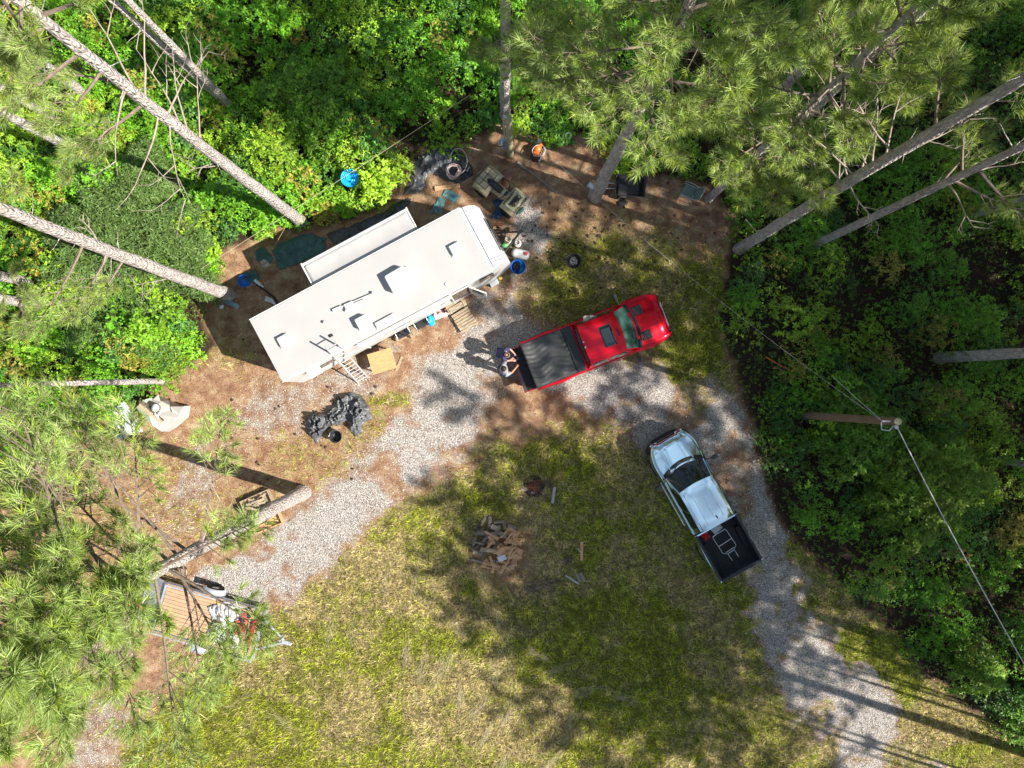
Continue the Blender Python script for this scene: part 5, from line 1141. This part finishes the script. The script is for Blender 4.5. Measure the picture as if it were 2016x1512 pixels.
for k in range(3): q.lathe([(.12 + .07 * k, .93), (.135 + .07 * k, .95), (.15 + .07 * k, .93)], n=28)
q.lathe([(.001, .90), (.31, .92)], n=28); q.build('lid', M['cyan'], t)
tubm('tub', 480, 553, 'dark blue low tub under the edge of the green tarp', .24, .20, 'blue', 'tub')
x, y = G(994, 484); q = MB(); q.ell((0, 0, .10), (.16, .11, .10), 14, 8); q.ell((.10, .10, .12), (.08, .07, .08)); single(q, 'watering_can', M['green'], 'green plastic bundle between the trailer nose and the cream gas bottle', 'bundle', (x, y, 0))
for i, (px, py, a, l, m_, lb) in enumerate(((978, 443, -8, .45, 'rust', 'dark rusty piece'), (981, 449, 5, .40, 'freshwood', 'orange split piece'), (990, 459, -70, .36, 'wood', 'tan split piece'), (986, 453, -30, .42, 'darkwood', 'dark barked piece'))):
    q = MB(); q.prism([(-l / 2, -.05), (l / 2, -.04), (l / 2, .05), (-l / 2, .06)], .01 + .05 * (i % 2), .09 + .05 * (i % 2)); single(q, 'wood_scrap', M[m_], lb + ' of wood lying by the trailer nose', 'wood', G3(px, py), R(a), bevel=.01)
x, y = G(972, 557); q = MB(); q.box((0, 0, .18), (.34, .26, .34)); q.box((0, 0, .36), (.36, .28, .02)); single(q, 'storage_box', M['greysheet'], 'clear grey storage box under the nose end of the trailer side', 'box', (x, y, 0), R(28), bevel=.015)
x, y = G(985, 548); q = MB(); q.ell((0, 0, .08), (.10, .08, .08)); single(q, 'tennis_ball_bag', M['yellow'], 'small yellow bag on the gravel at the trailer nose corner', 'bag', (x, y, 0))

# clutter along the trailer's door side
x, y = G(849, 632); q = MB(); q.ell((0, 0, .26), (.17, .24, .26), 16, 10); q.ell((.02, .1, .48), (.07, .09, .08)); single(q, 'bag', M['cyan'], 'bright blue bag standing below the trailer side', 'bag', (x, y, 0), .3)
cloth('laundry', [(848, 617), (870, 606), (888, 608), (884, 620), (868, 628), (855, 631)], M['pinkcloth'], .45, 51, 'pale pink bundle of cloth and bags beside the wooden steps', 'laundry', fold=9, res=.03)
x, y = G(882, 606); q = MB(); q.box((0, 0, .2), (.28, .2, .36)); single(q, 'red_box', M['rust'], 'dark red box between the pink bundle and the wooden steps', 'box', (x, y, 0), .5, bevel=.02)
def campchair(px, py, a, lb):
    x, y = G(px, py, .4); t = thing('folding_chair', lb, 'chair', (x, y, 0), R(a))
    q = MB(); q.grid(lambda u, v: (-.23 + .46 * u, -.24 + .48 * v, .40 - .05 * math.sin(PI * v)), 8, 8); q.build('seat', M['matblack'], t, solid=.015)
    q = MB(); q.grid(lambda u, v: (-.24 - .12 * u, -.26 + .52 * v, .42 + .42 * u), 8, 8); q.build('backrest', M['matblack'], t, solid=.015)
    for s_ in (-1, 1): q = MB(); q.tube([(.26, s_ * .27, 0), (-.26, s_ * .27, .5), (-.38, s_ * .27, .88)], .014, 6); q.tube([(-.30, s_ * .27, 0), (.26, s_ * .27, .42), (.26, s_ * .27, .60), (-.28, s_ * .27, .60)], .014, 6); q.build('frame', M['steel'], t)
campchair(828, 633, -58, 'black folding chair against the trailer side beside the blue bag'); campchair(792, 652, -62, 'black folding chair against the trailer side nearer the plywood table')
q = MB(); q.box((0, 0, .12), (.42, .24, .22)); x, y = G(790, 664); single(q, 'toolbox', M['cardboard'], 'brown box in front of the folding chair nearer the plywood table', 'box', (x, y, 0), R(24), bevel=.01)
q = MB(); q.tube([(.0, 0, .0), (.02, .02, .8)], .018, 6); q.box((0.02, .02, .82), (.18, .05, .03)); x, y = G(808, 665); single(q, 'cane', M['matblack'], 'thin dark stick leaning beside the folding chairs', 'stick', (x, y, 0))
x, y = G(727, 676); q = MB(); q.cyl((0, 0, 0), (0, 0, .5), .035); q.box((0, 0, .5), (.16, .05, .04)); single(q, 'tap_post', M['rust'], 'small rusty standpipe in the shade between trailer and plywood table', 'standpipe', (x, y, 0))

# behind the trailer rear
for (px, py, a, l, w, lb) in ((452, 594, -25, .85, .09, 'longer pale metal channel lying by the big pine foot'), (456, 600, -25, .62, .08, 'shorter pale metal channel lying by the big pine foot')):
    q = MB(); q.box((0, 0, .03), (l, w, .02)); q.box((0, w / 2, .06), (l, .015, .06)); q.box((0, -w / 2, .06), (l, .015, .06)); single(q, 'metal_channel', M['bluegrey'], lb, 'metal channel', G3(px, py), R(a))
x, y = G(435, 602); q = MB(); q.lathe([(.001, .05), (.12, .04), (.13, .0)], n=22); q.cyl((0, 0, .04), (0, 0, .08), .02); single(q, 'pan_lid', M['steel'], 'round metal lid on the shaded dirt near the metal channels', 'lid', (x, y, 0))
q = MB(); q.cyl((-.16, 0, .07), (.16, 0, .07), .06, n=14); q.cyl((.16, 0, .07), (.28, .0, .07), .035, n=12); single(q, 'white_pipe', M['whiteplastic'], 'short white plastic pipe at the end of the dark hose', 'pipe', G3(509, 557), R(-38))
q = MB(); q.tube([(-.62, .12, .05), (-.2, .02, .05), (.25, -.12, .05), (.62, -.42, .05)], .03, 7); single(q, 'hose', M['matblack'], 'dark hose running from the white pipe toward the trailer', 'hose', G3(532, 577), R(-20))
q = MB(); q.prism([(-.26, -.10), (.02, -.10), (.3, -.16), (.02, .08), (-.26, .10)], .02, .10); single(q, 'gutter_piece', M['offwhite'], 'pale angled plastic piece on the shaded dirt against the trailer', 'plastic piece', G3(536, 592), R(-18), bevel=.008)
q = MB(); q.box((0, 0, .02), (.30, .10, .04)); single(q, 'board', M['wood'], 'short brown board stub beside the dark blue tub', 'board', G3(492, 562), R(35))
for (px, py, a, lb) in ((418, 530, 40, 'flat tan board among the leaves by the rope, upper one'), (435, 532, 48, 'flat tan board among the leaves by the rope, next to the twigs')):
    q = MB(); q.box((0, 0, .03), (.36, .2, .03)); single(q, 'board', M['freshwood'], lb, 'board', G3(px, py), R(a))

# canvas-covered pile and grey sheet at the left
t = thing('canvas_pile', 'low pile covered by a stiff beige canvas at the edge of the dirt', 'covered pile', (*G(312, 818), 0))
cx_, cy_ = G(312, 818)
def loc_(px, py, h): x, y = G(px, py, h); return (x - cx_, y - cy_, h)
q = MB(); o8 = [(268, 802), (278, 788), (300, 782), (318, 790), (338, 800), (360, 800), (352, 822), (332, 842), (318, 850), (300, 838), (278, 820)]
topv = [loc_(*p, .62 + .1 * math.sin(i * 2.3)) for i, p in enumerate(o8)]; botv = [(v[0] * 1.06, v[1] * 1.06, .02) for v in topv]; mid = (0, .05, .72)
q.add(topv + botv + [mid], [(i, (i + 1) % 11, 22) for i in range(11)] + [(i + 11, (i + 1) % 11 + 11, (i + 1) % 11, i) for i in range(11)]); q.build('canvas', M['canvas'], t, bevel=.02)
q = MB(); q.add([loc_(302, 786, .7), loc_(312, 776, .85), loc_(316, 790, .66), loc_(336, 800, .7), loc_(362, 800, .88), loc_(352, 815, .64), loc_(340, 812, .7)], [(0, 1, 2), (3, 4, 5, 6)]); q.build('canvas_flap', M['canvas'], t, solid=.02)
for k, (x0, y0, x1, y1, m_, lb) in enumerate(((275, 790, 322, 828, 'darkwood', 'dark thin board on the beige canvas, longest'), (274, 797, 318, 832, 'freshwood', 'reddish thin board on the beige canvas'), (280, 790, 312, 812, 'darkwood', 'short dark board on the beige canvas beside the white pail'))):
    a, b2 = Vector(G3(x0, y0, .80)), Vector(G3(x1, y1, .80)); mdl = (a + b2) / 2; q = MB(); q.box((0, 0, 0), ((b2 - a).length, .07, .035)); single(q, 'board', M[m_], lb, 'board', tuple(mdl), math.atan2((b2 - a).y, (b2 - a).x))
x, y = G(307, 803, .9); q = MB(); q.lathe([(.001, 0), (.13, 0), (.145, .20), (.15, .2), (.15, .21), (.001, .215)], n=22); single(q, 'pail', M['whiteplastic'], 'white lidded pail standing on the beige canvas pile', 'pail', (x, y, .76))
q = MB(); rr = random.Random(12)
for i in range(12): q.tube([(rr.uniform(-.14, .14), rr.uniform(-.14, .14), .0), (rr.uniform(-.14, .14), rr.uniform(-.14, .14), .05)], .013, 5)
x, y = G(311, 818, .8); single(q, 'pipe_fittings', M['whiteplastic'], 'heap of small white pipe fittings on the beige canvas', 'pipe fittings', (x, y, .79))
cxs, cys = G(246, 828, .35); q = MB(); q.grid(lambda u, v: (-.62 + 1.24 * u, -.42 + .84 * v, .02 * math.sin(v * 50)), 4, 60, smooth=False); q.v = [(x + .1 * (y > .2) * x, y, z + .0) for x, y, z in q.v]
o = single(q, 'roof_sheet', M['greysheet'], 'pale grey-green corrugated sheet propped beside the beige canvas pile', 'sheet', (cxs, cys, .36), R(-68), solid=.01); o.rotation_euler = (R(8), R(12), R(-64))
for (px, py, a, l, lb) in ((268, 828, -48, .9, 'thin reddish board between the canvas pile and corrugated sheet'), (266, 840, 35, .6, 'short tan board at the end of the corrugated sheet'), (274, 876, -14, .7, 'thin tan board lying on the dirt below the corrugated sheet')):
    q = MB(); q.box((0, 0, .03), (l, .09, .03)); single(q, 'board', M['freshwood'], lb, 'board', G3(px, py), R(a))
q = MB(); q.box((0, 0, .1), (.34, .22, .2)); single(q, 'toolbox', M['bluegrey'], 'small blue-grey box tucked under the corrugated sheet edge', 'box', G3(236, 858), R(-20), bevel=.02)

# two open crates either side of the pine foot
def crate(px, py, a, m_, lb, lb2):
    x, y = G(px, py, .2); t = thing('wood_crate', lb, 'crate', (x, y, 0), R(a))
    for s_ in (-1, 1): q = MB(); q.box((0, s_ * .30, .14), (1.18, .035, .26)); q.build('side_board', M[m_], t, bevel=.004)
    for s_ in (-1, 1): q = MB(); q.box((s_ * .575, 0, .14), (.035, .56, .26)); q.build('end_board', M[m_], t, bevel=.004)
    q = MB(); q.box((0, 0, .02), (1.1, .56, .02)); q.build('base', M[m_], t)
    rr = random.Random(px)
    for i in range(12):
        q = MB(); l = rr.uniform(.3, .75); q.box((0, 0, 0), (l, rr.uniform(.03, .08), .025))
        p_ = RT(x, y, a, rr.uniform(-.25, .25), rr.uniform(-.18, .18)); o = single(q, 'kindling', M[m_], lb2, 'kindling', (p_[0], p_[1], .10 + i * .018), R(a + rr.uniform(-35, 35)), group=lb2)
def RT(x, y, a, dx, dy): c, s = math.cos(R(a)), math.sin(R(a)); return (x + dx * c - dy * s, y + dx * s + dy * c)
crate(506, 990, 24, 'wood', 'open tan wooden crate on the canvas-pile side of the pine trunk', 'thin tan stick of kindling in the tan crate'); crate(524, 1026, 22, 'freshwood', 'open reddish wooden crate on the gravel side of the pine trunk', 'thin reddish stick of kindling in the reddish crate')
q = MB(); q.box((0, 0, .12), (.34, .24, .24)); single(q, 'bucket_box', M['matblack'], 'small dark box at the outer end of the tan crate', 'box', G3(479, 1000), R(22), bevel=.02)

# ------------------------------------------------------------------ utility trailer
ux, uy = G(413, 1222, .55); t = thing('utility_trailer', 'flat utility trailer with plank deck, metal rails and lowered mesh ramp', 'utility trailer', (ux, uy, 0), R(-16))
UC, US = math.cos(R(-16)), math.sin(R(-16))
def UL(px, py, h): x, y = G(px, py, h); x -= ux; y -= uy; return (x * UC + y * US, -x * US + y * UC)
Lx0, Lx1, hy = -1.95, 1.98, .93
q = MB()
for i in range(13): q.box(((Lx0 + Lx1) / 2, -hy + .075 + i * .1425, .52), (Lx1 - Lx0, .132, .04))
q.build('deck', M['deckwood'], t, bevel=.004)
for s_ in (-1, 1):
    q = MB(); q.box(((Lx0 + Lx1) / 2, s_ * (hy + .03), .80), (Lx1 - Lx0, .05, .05)); q.box(((Lx0 + Lx1) / 2, s_ * (hy + .03), .50), (Lx1 - Lx0, .05, .10))
    for x in (Lx0, -.9, .1, 1.1, Lx1): q.box((x, s_ * (hy + .03), .65), (.045, .045, .30))
    q.build('side_rail', M['galv'], t)
q = MB(); q.box((Lx1 + .03, 0, .84), (.07, 2 * hy + .12, .07)); q.box((Lx1 + .03, 0, .52), (.07, 2 * hy + .12, .10))
for y in (-hy, 0, hy): q.box((Lx1 + .03, y, .68), (.06, .06, .3))
q.build('front_rail', M['galv'], t)
q = MB(); q.cyl((Lx1, .62, .5), (Lx1 + 1.02, .02, .5), .045, n=6); q.cyl((Lx1, -.62, .5), (Lx1 + 1.02, -.02, .5), .045, n=6); q.box((Lx1 + 1.08, 0, .52), (.30, .14, .10)); q.cyl((Lx1 + 1.2, .0, .5), (Lx1 + 1.28, 0, .58), .05); q.cyl((Lx1 + .9, .12, .2), (Lx1 + .9, .12, .85), .035); q.build('tongue', M['galv'], t)
for s_ in (-1, 1):
    wheel(t, -.2, s_ * (hy + .22), .33, .2, -s_ * -1, 'steel'); q = MB()
    q.grid(lambda u, v: (-.2 + .46 * math.cos(PI * u), s_ * (hy + .10 + .24 * v), .36 + .36 * math.sin(PI * u)), 14, 2); q.build('mudguard', M['galv'], t, solid=.012)
q = MB(); mesh = []
for i in range(15): y = -hy + .06 + i * (2 * hy - .12) / 14; q.box((Lx0 - .52, y, .26), (.98, .014, .014), ry=-.48 + .0)
for i in range(22): u = i / 21; q.box((Lx0 - .08 - .88 * u, 0, .49 - .46 * u), (.014, 2 * hy - .06, .014))
for y in (-hy + .02, hy - .02): q.box((Lx0 - .52, y, .26), (1.0, .05, .05), ry=-.48)
q.build('mesh_ramp', M['galv'], t); q = MB(); q.box((Lx0 - .06, 0, .52), (.08, 2 * hy, .05)); q.box((Lx0 - .97, 0, .04), (.06, 2 * hy, .05)); q.build('ramp_rail', M['galv'], t)
cloth('tarp', [(408, 1192), (436, 1186), (470, 1194), (486, 1206), (474, 1220), (452, 1228), (458, 1240), (472, 1252), (474, 1284), (458, 1280), (442, 1262), (420, 1272), (404, 1246), (418, 1226)], M['tarp_silver'], .34, 61, 'crumpled silver tarp on the utility trailer deck', 'tarp', fold=9, res=.035, z0=.56, warp=.05)
x, y = G(478, 1222, .8); t = thing('log_splitter', 'faded red metal frame machine lying on the front of the utility trailer', 'machine', (x, y, .55), R(-20))
q = MB(); q.box((0, 0, .25), (.34, .06, .05), rz=.6); q.box((.04, .16, .25), (.40, .06, .05), rz=-.4); q.box((.12, -.12, .25), (.4, .06, .06), rz=1.4); q.box((-.1, .05, .2), (.07, .5, .06), rz=-.5); q.box((.05, -.3, .2), (.3, .22, .16)); q.ell((-.06, -.5, .16), (.13, .13, .12)); q.build('frame', M['redframe'], t, bevel=.008)
q = MB(); q.cyl((.0, 0, .05), (.0, 0, .3), .09); q.box((.14, .2, .12), (.14, .14, .22)); q.build('engine', M['matblack'], t, bevel=.02)
p0, p1 = Vector(G3(505, 1222, .70)), Vector(G3(492, 1270, .70)); q = MB(); q.box((0, 0, 0), ((p1 - p0).length, .10, .10)); single(q, 'beam', M['red'], 'bright red bar lying against the front rail of the utility trailer', 'bar', tuple((p0 + p1) / 2 + Vector((-.06, 0, -.06))), math.atan2((p1 - p0).y, (p1 - p0).x), bevel=.01)
x, y = G(404, 1284, .5); q = MB(); q.box((0, 0, .0), (.30, .14, .12), rz=.1); q.box((.28, .02, .0), (.22, .10, .08)); single(q, 'bottle', M['bluegrey'], 'pale blue container on the ground against the far side of the utility trailer', 'container', G3(392, 1282, .06), -.2, bevel=.03)
q = MB(); q.cyl((-.12, 0, .0), (.12, 0, 0), .03); single(q, 'strap', M['yellow'], 'short yellow strap over the utility trailer side rail', 'strap', G3(429, 1187, .83), R(-16))
x, y = G(258, 1186, .5); t = thing('red_mower', 'small red and black garden machine half hidden under the pine needles', 'garden machine', (x, y, 0), R(-35))
q = MB(); q.ell((-.22, .05, .42), (.16, .14, .13)); q.box((.35, -.02, .3), (.26, .08, .06)); q.box((.0, -.14, .25), (.16, .12, .1)); q.ell((.52, -.1, .25), (.10, .08, .07)); q.build('body', M['red'], t, bevel=.01)
q = MB(); q.box((0, 0, .2), (.46, .24, .24)); q.tube([(0, 0, .3), (.3, .3, .6), (.5, .5, .9)], .015, 5); q.build('engine', M['matblack'], t, bevel=.03)

# ------------------------------------------------------------------ firewood heap
rr = random.Random(77); vars_ = []
def logmesh(kind, mat, i):
    q = MB(); l = rr.uniform(.34, .46); r_ = rr.uniform(.065, .11)
    if kind == 0: pr = [(r_ * math.cos(a), r_ * math.sin(a)) for a in [0, .5, 1.0, 1.57]] + [(-r_ * .15, -r_ * .1)]
    elif kind == 1: pr = [(r_ * 1.1 * math.cos(a), r_ * .8 * math.sin(a)) for a in [i_ * PI / 5 for i_ in range(6)]]
    else: pr = [(r_ * .8 * math.cos(a), r_ * .8 * math.sin(a)) for a in [i_ * PI / 5 for i_ in range(10)]]
    q.prism(pr, -l / 2, l / 2, Matrix.Rotation(R(90), 4, 'Y')); o = q.build('firewood_log', mat, bevel=.006); C.objects.unlink(o); return o.data
for i in range(5): vars_.append((logmesh(i % 3, M['freshwood'], i), 'orange'))
for i in range(5): vars_.append((logmesh(i % 3, M['greywood'], i), 'grey'))
for i in range(3): vars_.append((logmesh(i % 2, M['darkwood'], i), 'dark'))
hx, hy_ = G(978, 1072)
def addlog(x, y, z, rz, tilt, var, label, cat='firewood', group='split firewood logs heaped on the grass'):
    o = bpy.data.objects.new('firewood_log', var); C.objects.link(o); o.location = (x, y, z); o.rotation_euler = (rr.uniform(0, 6.28), tilt, rz)
    m = o.modifiers.new('bevel', 'BEVEL'); m.width = .006; tag(o, label, cat, group); return o
LB = {'orange': 'fresh orange split log in the firewood heap on the grass', 'grey': 'grey weathered split log in the firewood heap on the grass', 'dark': 'dark barked log in the firewood heap on the grass'}
for k in range(104):
    u = math.sqrt(rr.random()); a = rr.uniform(0, 6.28); dx, dy = u * .95 * math.cos(a), u * 1.0 * math.sin(a); dx += -.12 * dy
    zz = .06 + max(0, .42 * (1 - u * 1.05)) * rr.random() ** .5
    s_ = dx * .8 - dy * .6 + rr.uniform(-.35, .35); col = 'orange' if s_ > -.22 else ('grey' if rr.random() < .68 else 'dark')
    vv = [v for v in vars_ if v[1] == col]; rz = rr.choice([rr.gauss(-.15, .3), rr.gauss(.9, .5), rr.uniform(0, 3.1)])
    addlog(hx + dx, hy_ + dy, zz, rz, rr.uniform(-.2, .2), rr.choice(vv)[0], LB[col])
for (px, py, rz, lb) in ((962, 1083, .0, 'yellow-tan round log on top of the heap edge'),):
    q = MB(); q.cyl((-.32, 0, 0), (.32, 0, 0), .085, n=14); single(q, 'firewood_log', M['wood'], 'long tan round log lying across the lower side of the firewood heap', 'firewood', G3(px, py, .36), R(-4))
q = MB(); q.box((0, 0, .08), (.34, .24, .12), rx=.1); single(q, 'carton', M['whiteplastic'], 'white and red printed carton at the lower edge of the firewood heap', 'carton', G3(988, 1097, .05), R(25), bevel=.01)
q = MB(); q.box((0, 0, .0), (.10, .05, .004)); q = None
for (px, py, a, lb) in ((966, 1108, 35, 'pale flat board splayed below the firewood heap'), (980, 1103, 75, 'pale flat board standing out from the firewood heap toward the carton'), (938, 1104, -12, 'pale short board at the outer corner of the firewood heap')):
    q = MB(); q.box((0, 0, .04), (.42, .10, .03), rx=.2); single(q, 'board', M['greywood'], lb, 'board', G3(px, py, .04), R(a))
# fire ring and pieces round it
x, y = G(1052, 958); t = thing('burnt_sticks', 'pile of charred and reddish sticks on an old ash patch in the grass', 'burnt sticks', (x, y, 0))
q = MB(); q.lathe([(.001, .05), (.2, .045), (.42, .01), (.46, -.01)], n=24); q.build('ash_bed', M['char'], t)
q = MB()
for i in range(46): a = rr.uniform(0, 6.28); l = rr.uniform(.15, .42); z0 = rr.uniform(.05, .28); c_ = (rr.gauss(0, .08), rr.gauss(0, .08)); q.tube([(c_[0] - .3 * l * math.cos(a), c_[1] - .3 * l * math.sin(a), z0 + .06), (c_[0] + l * math.cos(a), c_[1] + l * math.sin(a), z0 - .04)], [.014, .007], 4)
q.build('stick', M['rust'], t)
q = MB(); q.ell((-.06, -.22, .08), (.08, .06, .05)); q.ell((-.1, .26, .06), (.06, .03, .03)); q.box((-.36, -.1, .02), (.2, .12, .03), rz=.6); q.build('ash_lump', M['ash'], t)
q = MB(); q.cyl((0, -.32, .07), (.02, .32, .07), .065, n=12); single(q, 'log', M['canvas'], 'pale barkless log lying in the grass beside the burnt sticks', 'log', G3(1089, 974), R(-6))
q = MB(); q.cyl((0, -.16, .08), (-.08, .18, .08), .085, n=12); single(q, 'log', M['darkwood'], 'short dark log end beyond the pale barkless log', 'log', G3(1083, 951), R(10))
q = MB(); q.box((0, 0, .05), (.11, .76, .06)); single(q, 'plank', M['freshwood'], 'narrow pinkish plank lying upright in view on the grass', 'plank', G3(1145, 1085), R(0), bevel=.008)
q = MB(); q.cyl((0, 0, 0), (.2, -.26, .02), .03, n=8); single(q, 'stick', M['canvas'], 'thin pale stick touching the pinkish plank', 'stick', G3(1137, 1079, .04))
q = MB(); q.cyl((-.30, .16, .06), (.22, -.16, .05), .05, n=10); single(q, 'log', M['canvas'], 'thin pale branch piece beside the pair of grey blocks', 'log', G3(1128, 1140))
for i, dx in enumerate((0, 8)): q = MB(); q.box((0, 0, .06), (.13, .34, .10)); single(q, 'wood_block', M['greywood'], ('left' if i == 0 else 'right') + ' block of the pair of pale grey blocks on the grass', 'block', G3(1138 + dx, 1136 - i * 2), R(28), bevel=.01)
x, y = G(1118, 1100); q = MB(); q.lathe([(.19, 0), (.165, .06), (.16, .16), (.001, .165)], n=20); single(q, 'stump', M['darkwood'], 'low dark tree stump in the shaded grass near the pinkish plank', 'stump', (x, y, 0))
x, y = G(1070, 1152); q = MB()
for i in range(26): a = rr.gauss(.22, .22); l = rr.uniform(.5, 1.5); ox, oy = rr.gauss(0, .18), rr.gauss(0, .10); q.tube([(ox - l / 2 * math.cos(a), oy - l / 2 * math.sin(a), .06), (ox, oy + .02, .10 + rr.random() * .05), (ox + l / 2 * math.cos(a), oy + l / 2 * math.sin(a), .05)], [.016, .012, .006], 4)
single(q, 'brush_pile', M['limb'], 'low bundle of dry brown twigs lying on the grass below the firewood', 'twigs', (x, y, 0))
q = MB(); q.tube([(0, 0, .06), (.25, -.35, .1), (.3, -.7, .06)], .012, 4); single(q, 'twig', M['limb'], 'single curved dry twig beside the twig bundle', 'twig', (x + .1, y, 0))

# ------------------------------------------------------------------ utility pole and overhead wires
bx_, by_ = G(1576, 817); TP = Vector(GL((bx_, by_), 1768, 830, 7.3)); t = thing('utility_pole', 'brown wooden utility pole seen from above in the woods with a wire bracket', 'utility pole', (bx_, by_, 0))
q = MB(); q.tube([(0, 0, 0), TP * .5, TP], [.145, .13, .115], 16); q.build('post', M['pole'], t)
q = MB(); q.cyl(TP + Vector((0, 0, -.01)), TP + Vector((0, 0, .012)), .112, n=16); q.build('pole_top', M['yellowpole'], t)
q = MB(); q.tube([TP + Vector((-.02, -.10, -.15)), TP + Vector((-.15, -.28, -.2)), TP + Vector((-.35, -.25, -.25)), TP + Vector((-.36, -.03, -.25))], .018, 6); q.ell(tuple(TP + Vector((-.02, -.16, -.05))), (.06, .07, .06)); q.cyl(TP + Vector((-.12, 0, -.2)), TP + Vector((-.36, 0, -.2)), .03); q.build('wire_bracket', M['whiteplastic'], t)
def wire(name, a, b2, r_, mat, label, sag=.0, n=24):
    a, b2 = Vector(a), Vector(b2); q = MB(); pts = [(b2 - a) * (i / n) + Vector((0, 0, -sag * 4 * (i / n) * (1 - i / n))) for i in range(n + 1)]; q.tube(pts, r_, 6); return single(q, name, mat, label, 'cable', tuple(a))
ptop = Vector((bx_, by_, 0)) + TP
wire('overhead_cable', ptop + Vector((0, -.16, -.05)), (*G(2130, 1500, 8.6), 8.6), .016, M['palecable'], 'thick pale overhead cable running from the utility pole over the woods', .25)
mp_ = Vector((*G(1005, 306), 0)) + tp
wire('service_cable', ptop + Vector((-.36, 0, -.2)), mp_ + Vector((0, 0, .05)), .003, M['palecable'], 'thin grey service cable strung from the utility pole to the meter pole', 1.1)
wire('guy_wire', ptop + Vector((-.36, .05, -.3)), (*G(1640, 742, 5.8), 5.8), .006, M['palecable'], 'short thin wire beside the service cable at the utility pole', .02)
wire('rope', (*G(395, 530, 1.2), 1.2), (*G(925, 187, 3.6), 3.6), .008, M['rope'], 'long straight tan rope strung over the bushes behind the trailer', .05)
wire('rope', (*G(542, 482, .3), .3), (*G(560, 450, 1.4), 1.4), .010, M['rope'], 'short tan rope tied to the corner of the green tarp', .0, 4)
wire('hose', (*G(1508, 703, .9), .9), (*G(1562, 732, .9), .9), .02, M['orange'], 'short orange cord in the undergrowth of the dark woods', .1, 8)
wire('yellow_strap', (*G(1468, 432, 2.6), 2.6), (*G(1503, 472, .6), .6), .02, M['rope'], 'yellow-tan strap slanting down to the foot of the dead-limbed pine', 0, 4)

# pine cones
q = MB(); q.lathe([(.001, -.05), (.03, -.035), (.042, 0), (.032, .035), (.012, .055), (.001, .06)], n=9, M=Matrix.Rotation(R(90), 4, 'Y')); pc = q.build('pine_cone', M['cone']); pcm = pc.data; bpy.data.objects.remove(pc)
LBC = 'small dark pine cone on the dirt of the clearing'
rr = random.Random(21); cnt = 0
while cnt < 130:
    px = rr.choice([rr.gauss(1180, 90), rr.gauss(1130, 60), rr.uniform(1040, 1420), rr.uniform(430, 760)]); py = rr.gauss(470, 60) if px > 900 else rr.uniform(640, 960)
    z_ = zones(np.array([px]), np.array([py])); 
    if px < 900 and (py < 760 and px > 480): continue
    if z_[2][0] > .1 or (1160 > px > 980 and py > 640): continue
    o = bpy.data.objects.new('pine_cone', pcm); C.objects.link(o); x, y = G(px, py); o.location = (x, y, .035); o.rotation_euler = (0, 0, rr.uniform(0, 6.28)); s_ = rr.uniform(.8, 1.3); o.scale = (s_, s_, s_)
    tag(o, LBC, 'pine cone', 'pine cones scattered on the ground'); cnt += 1
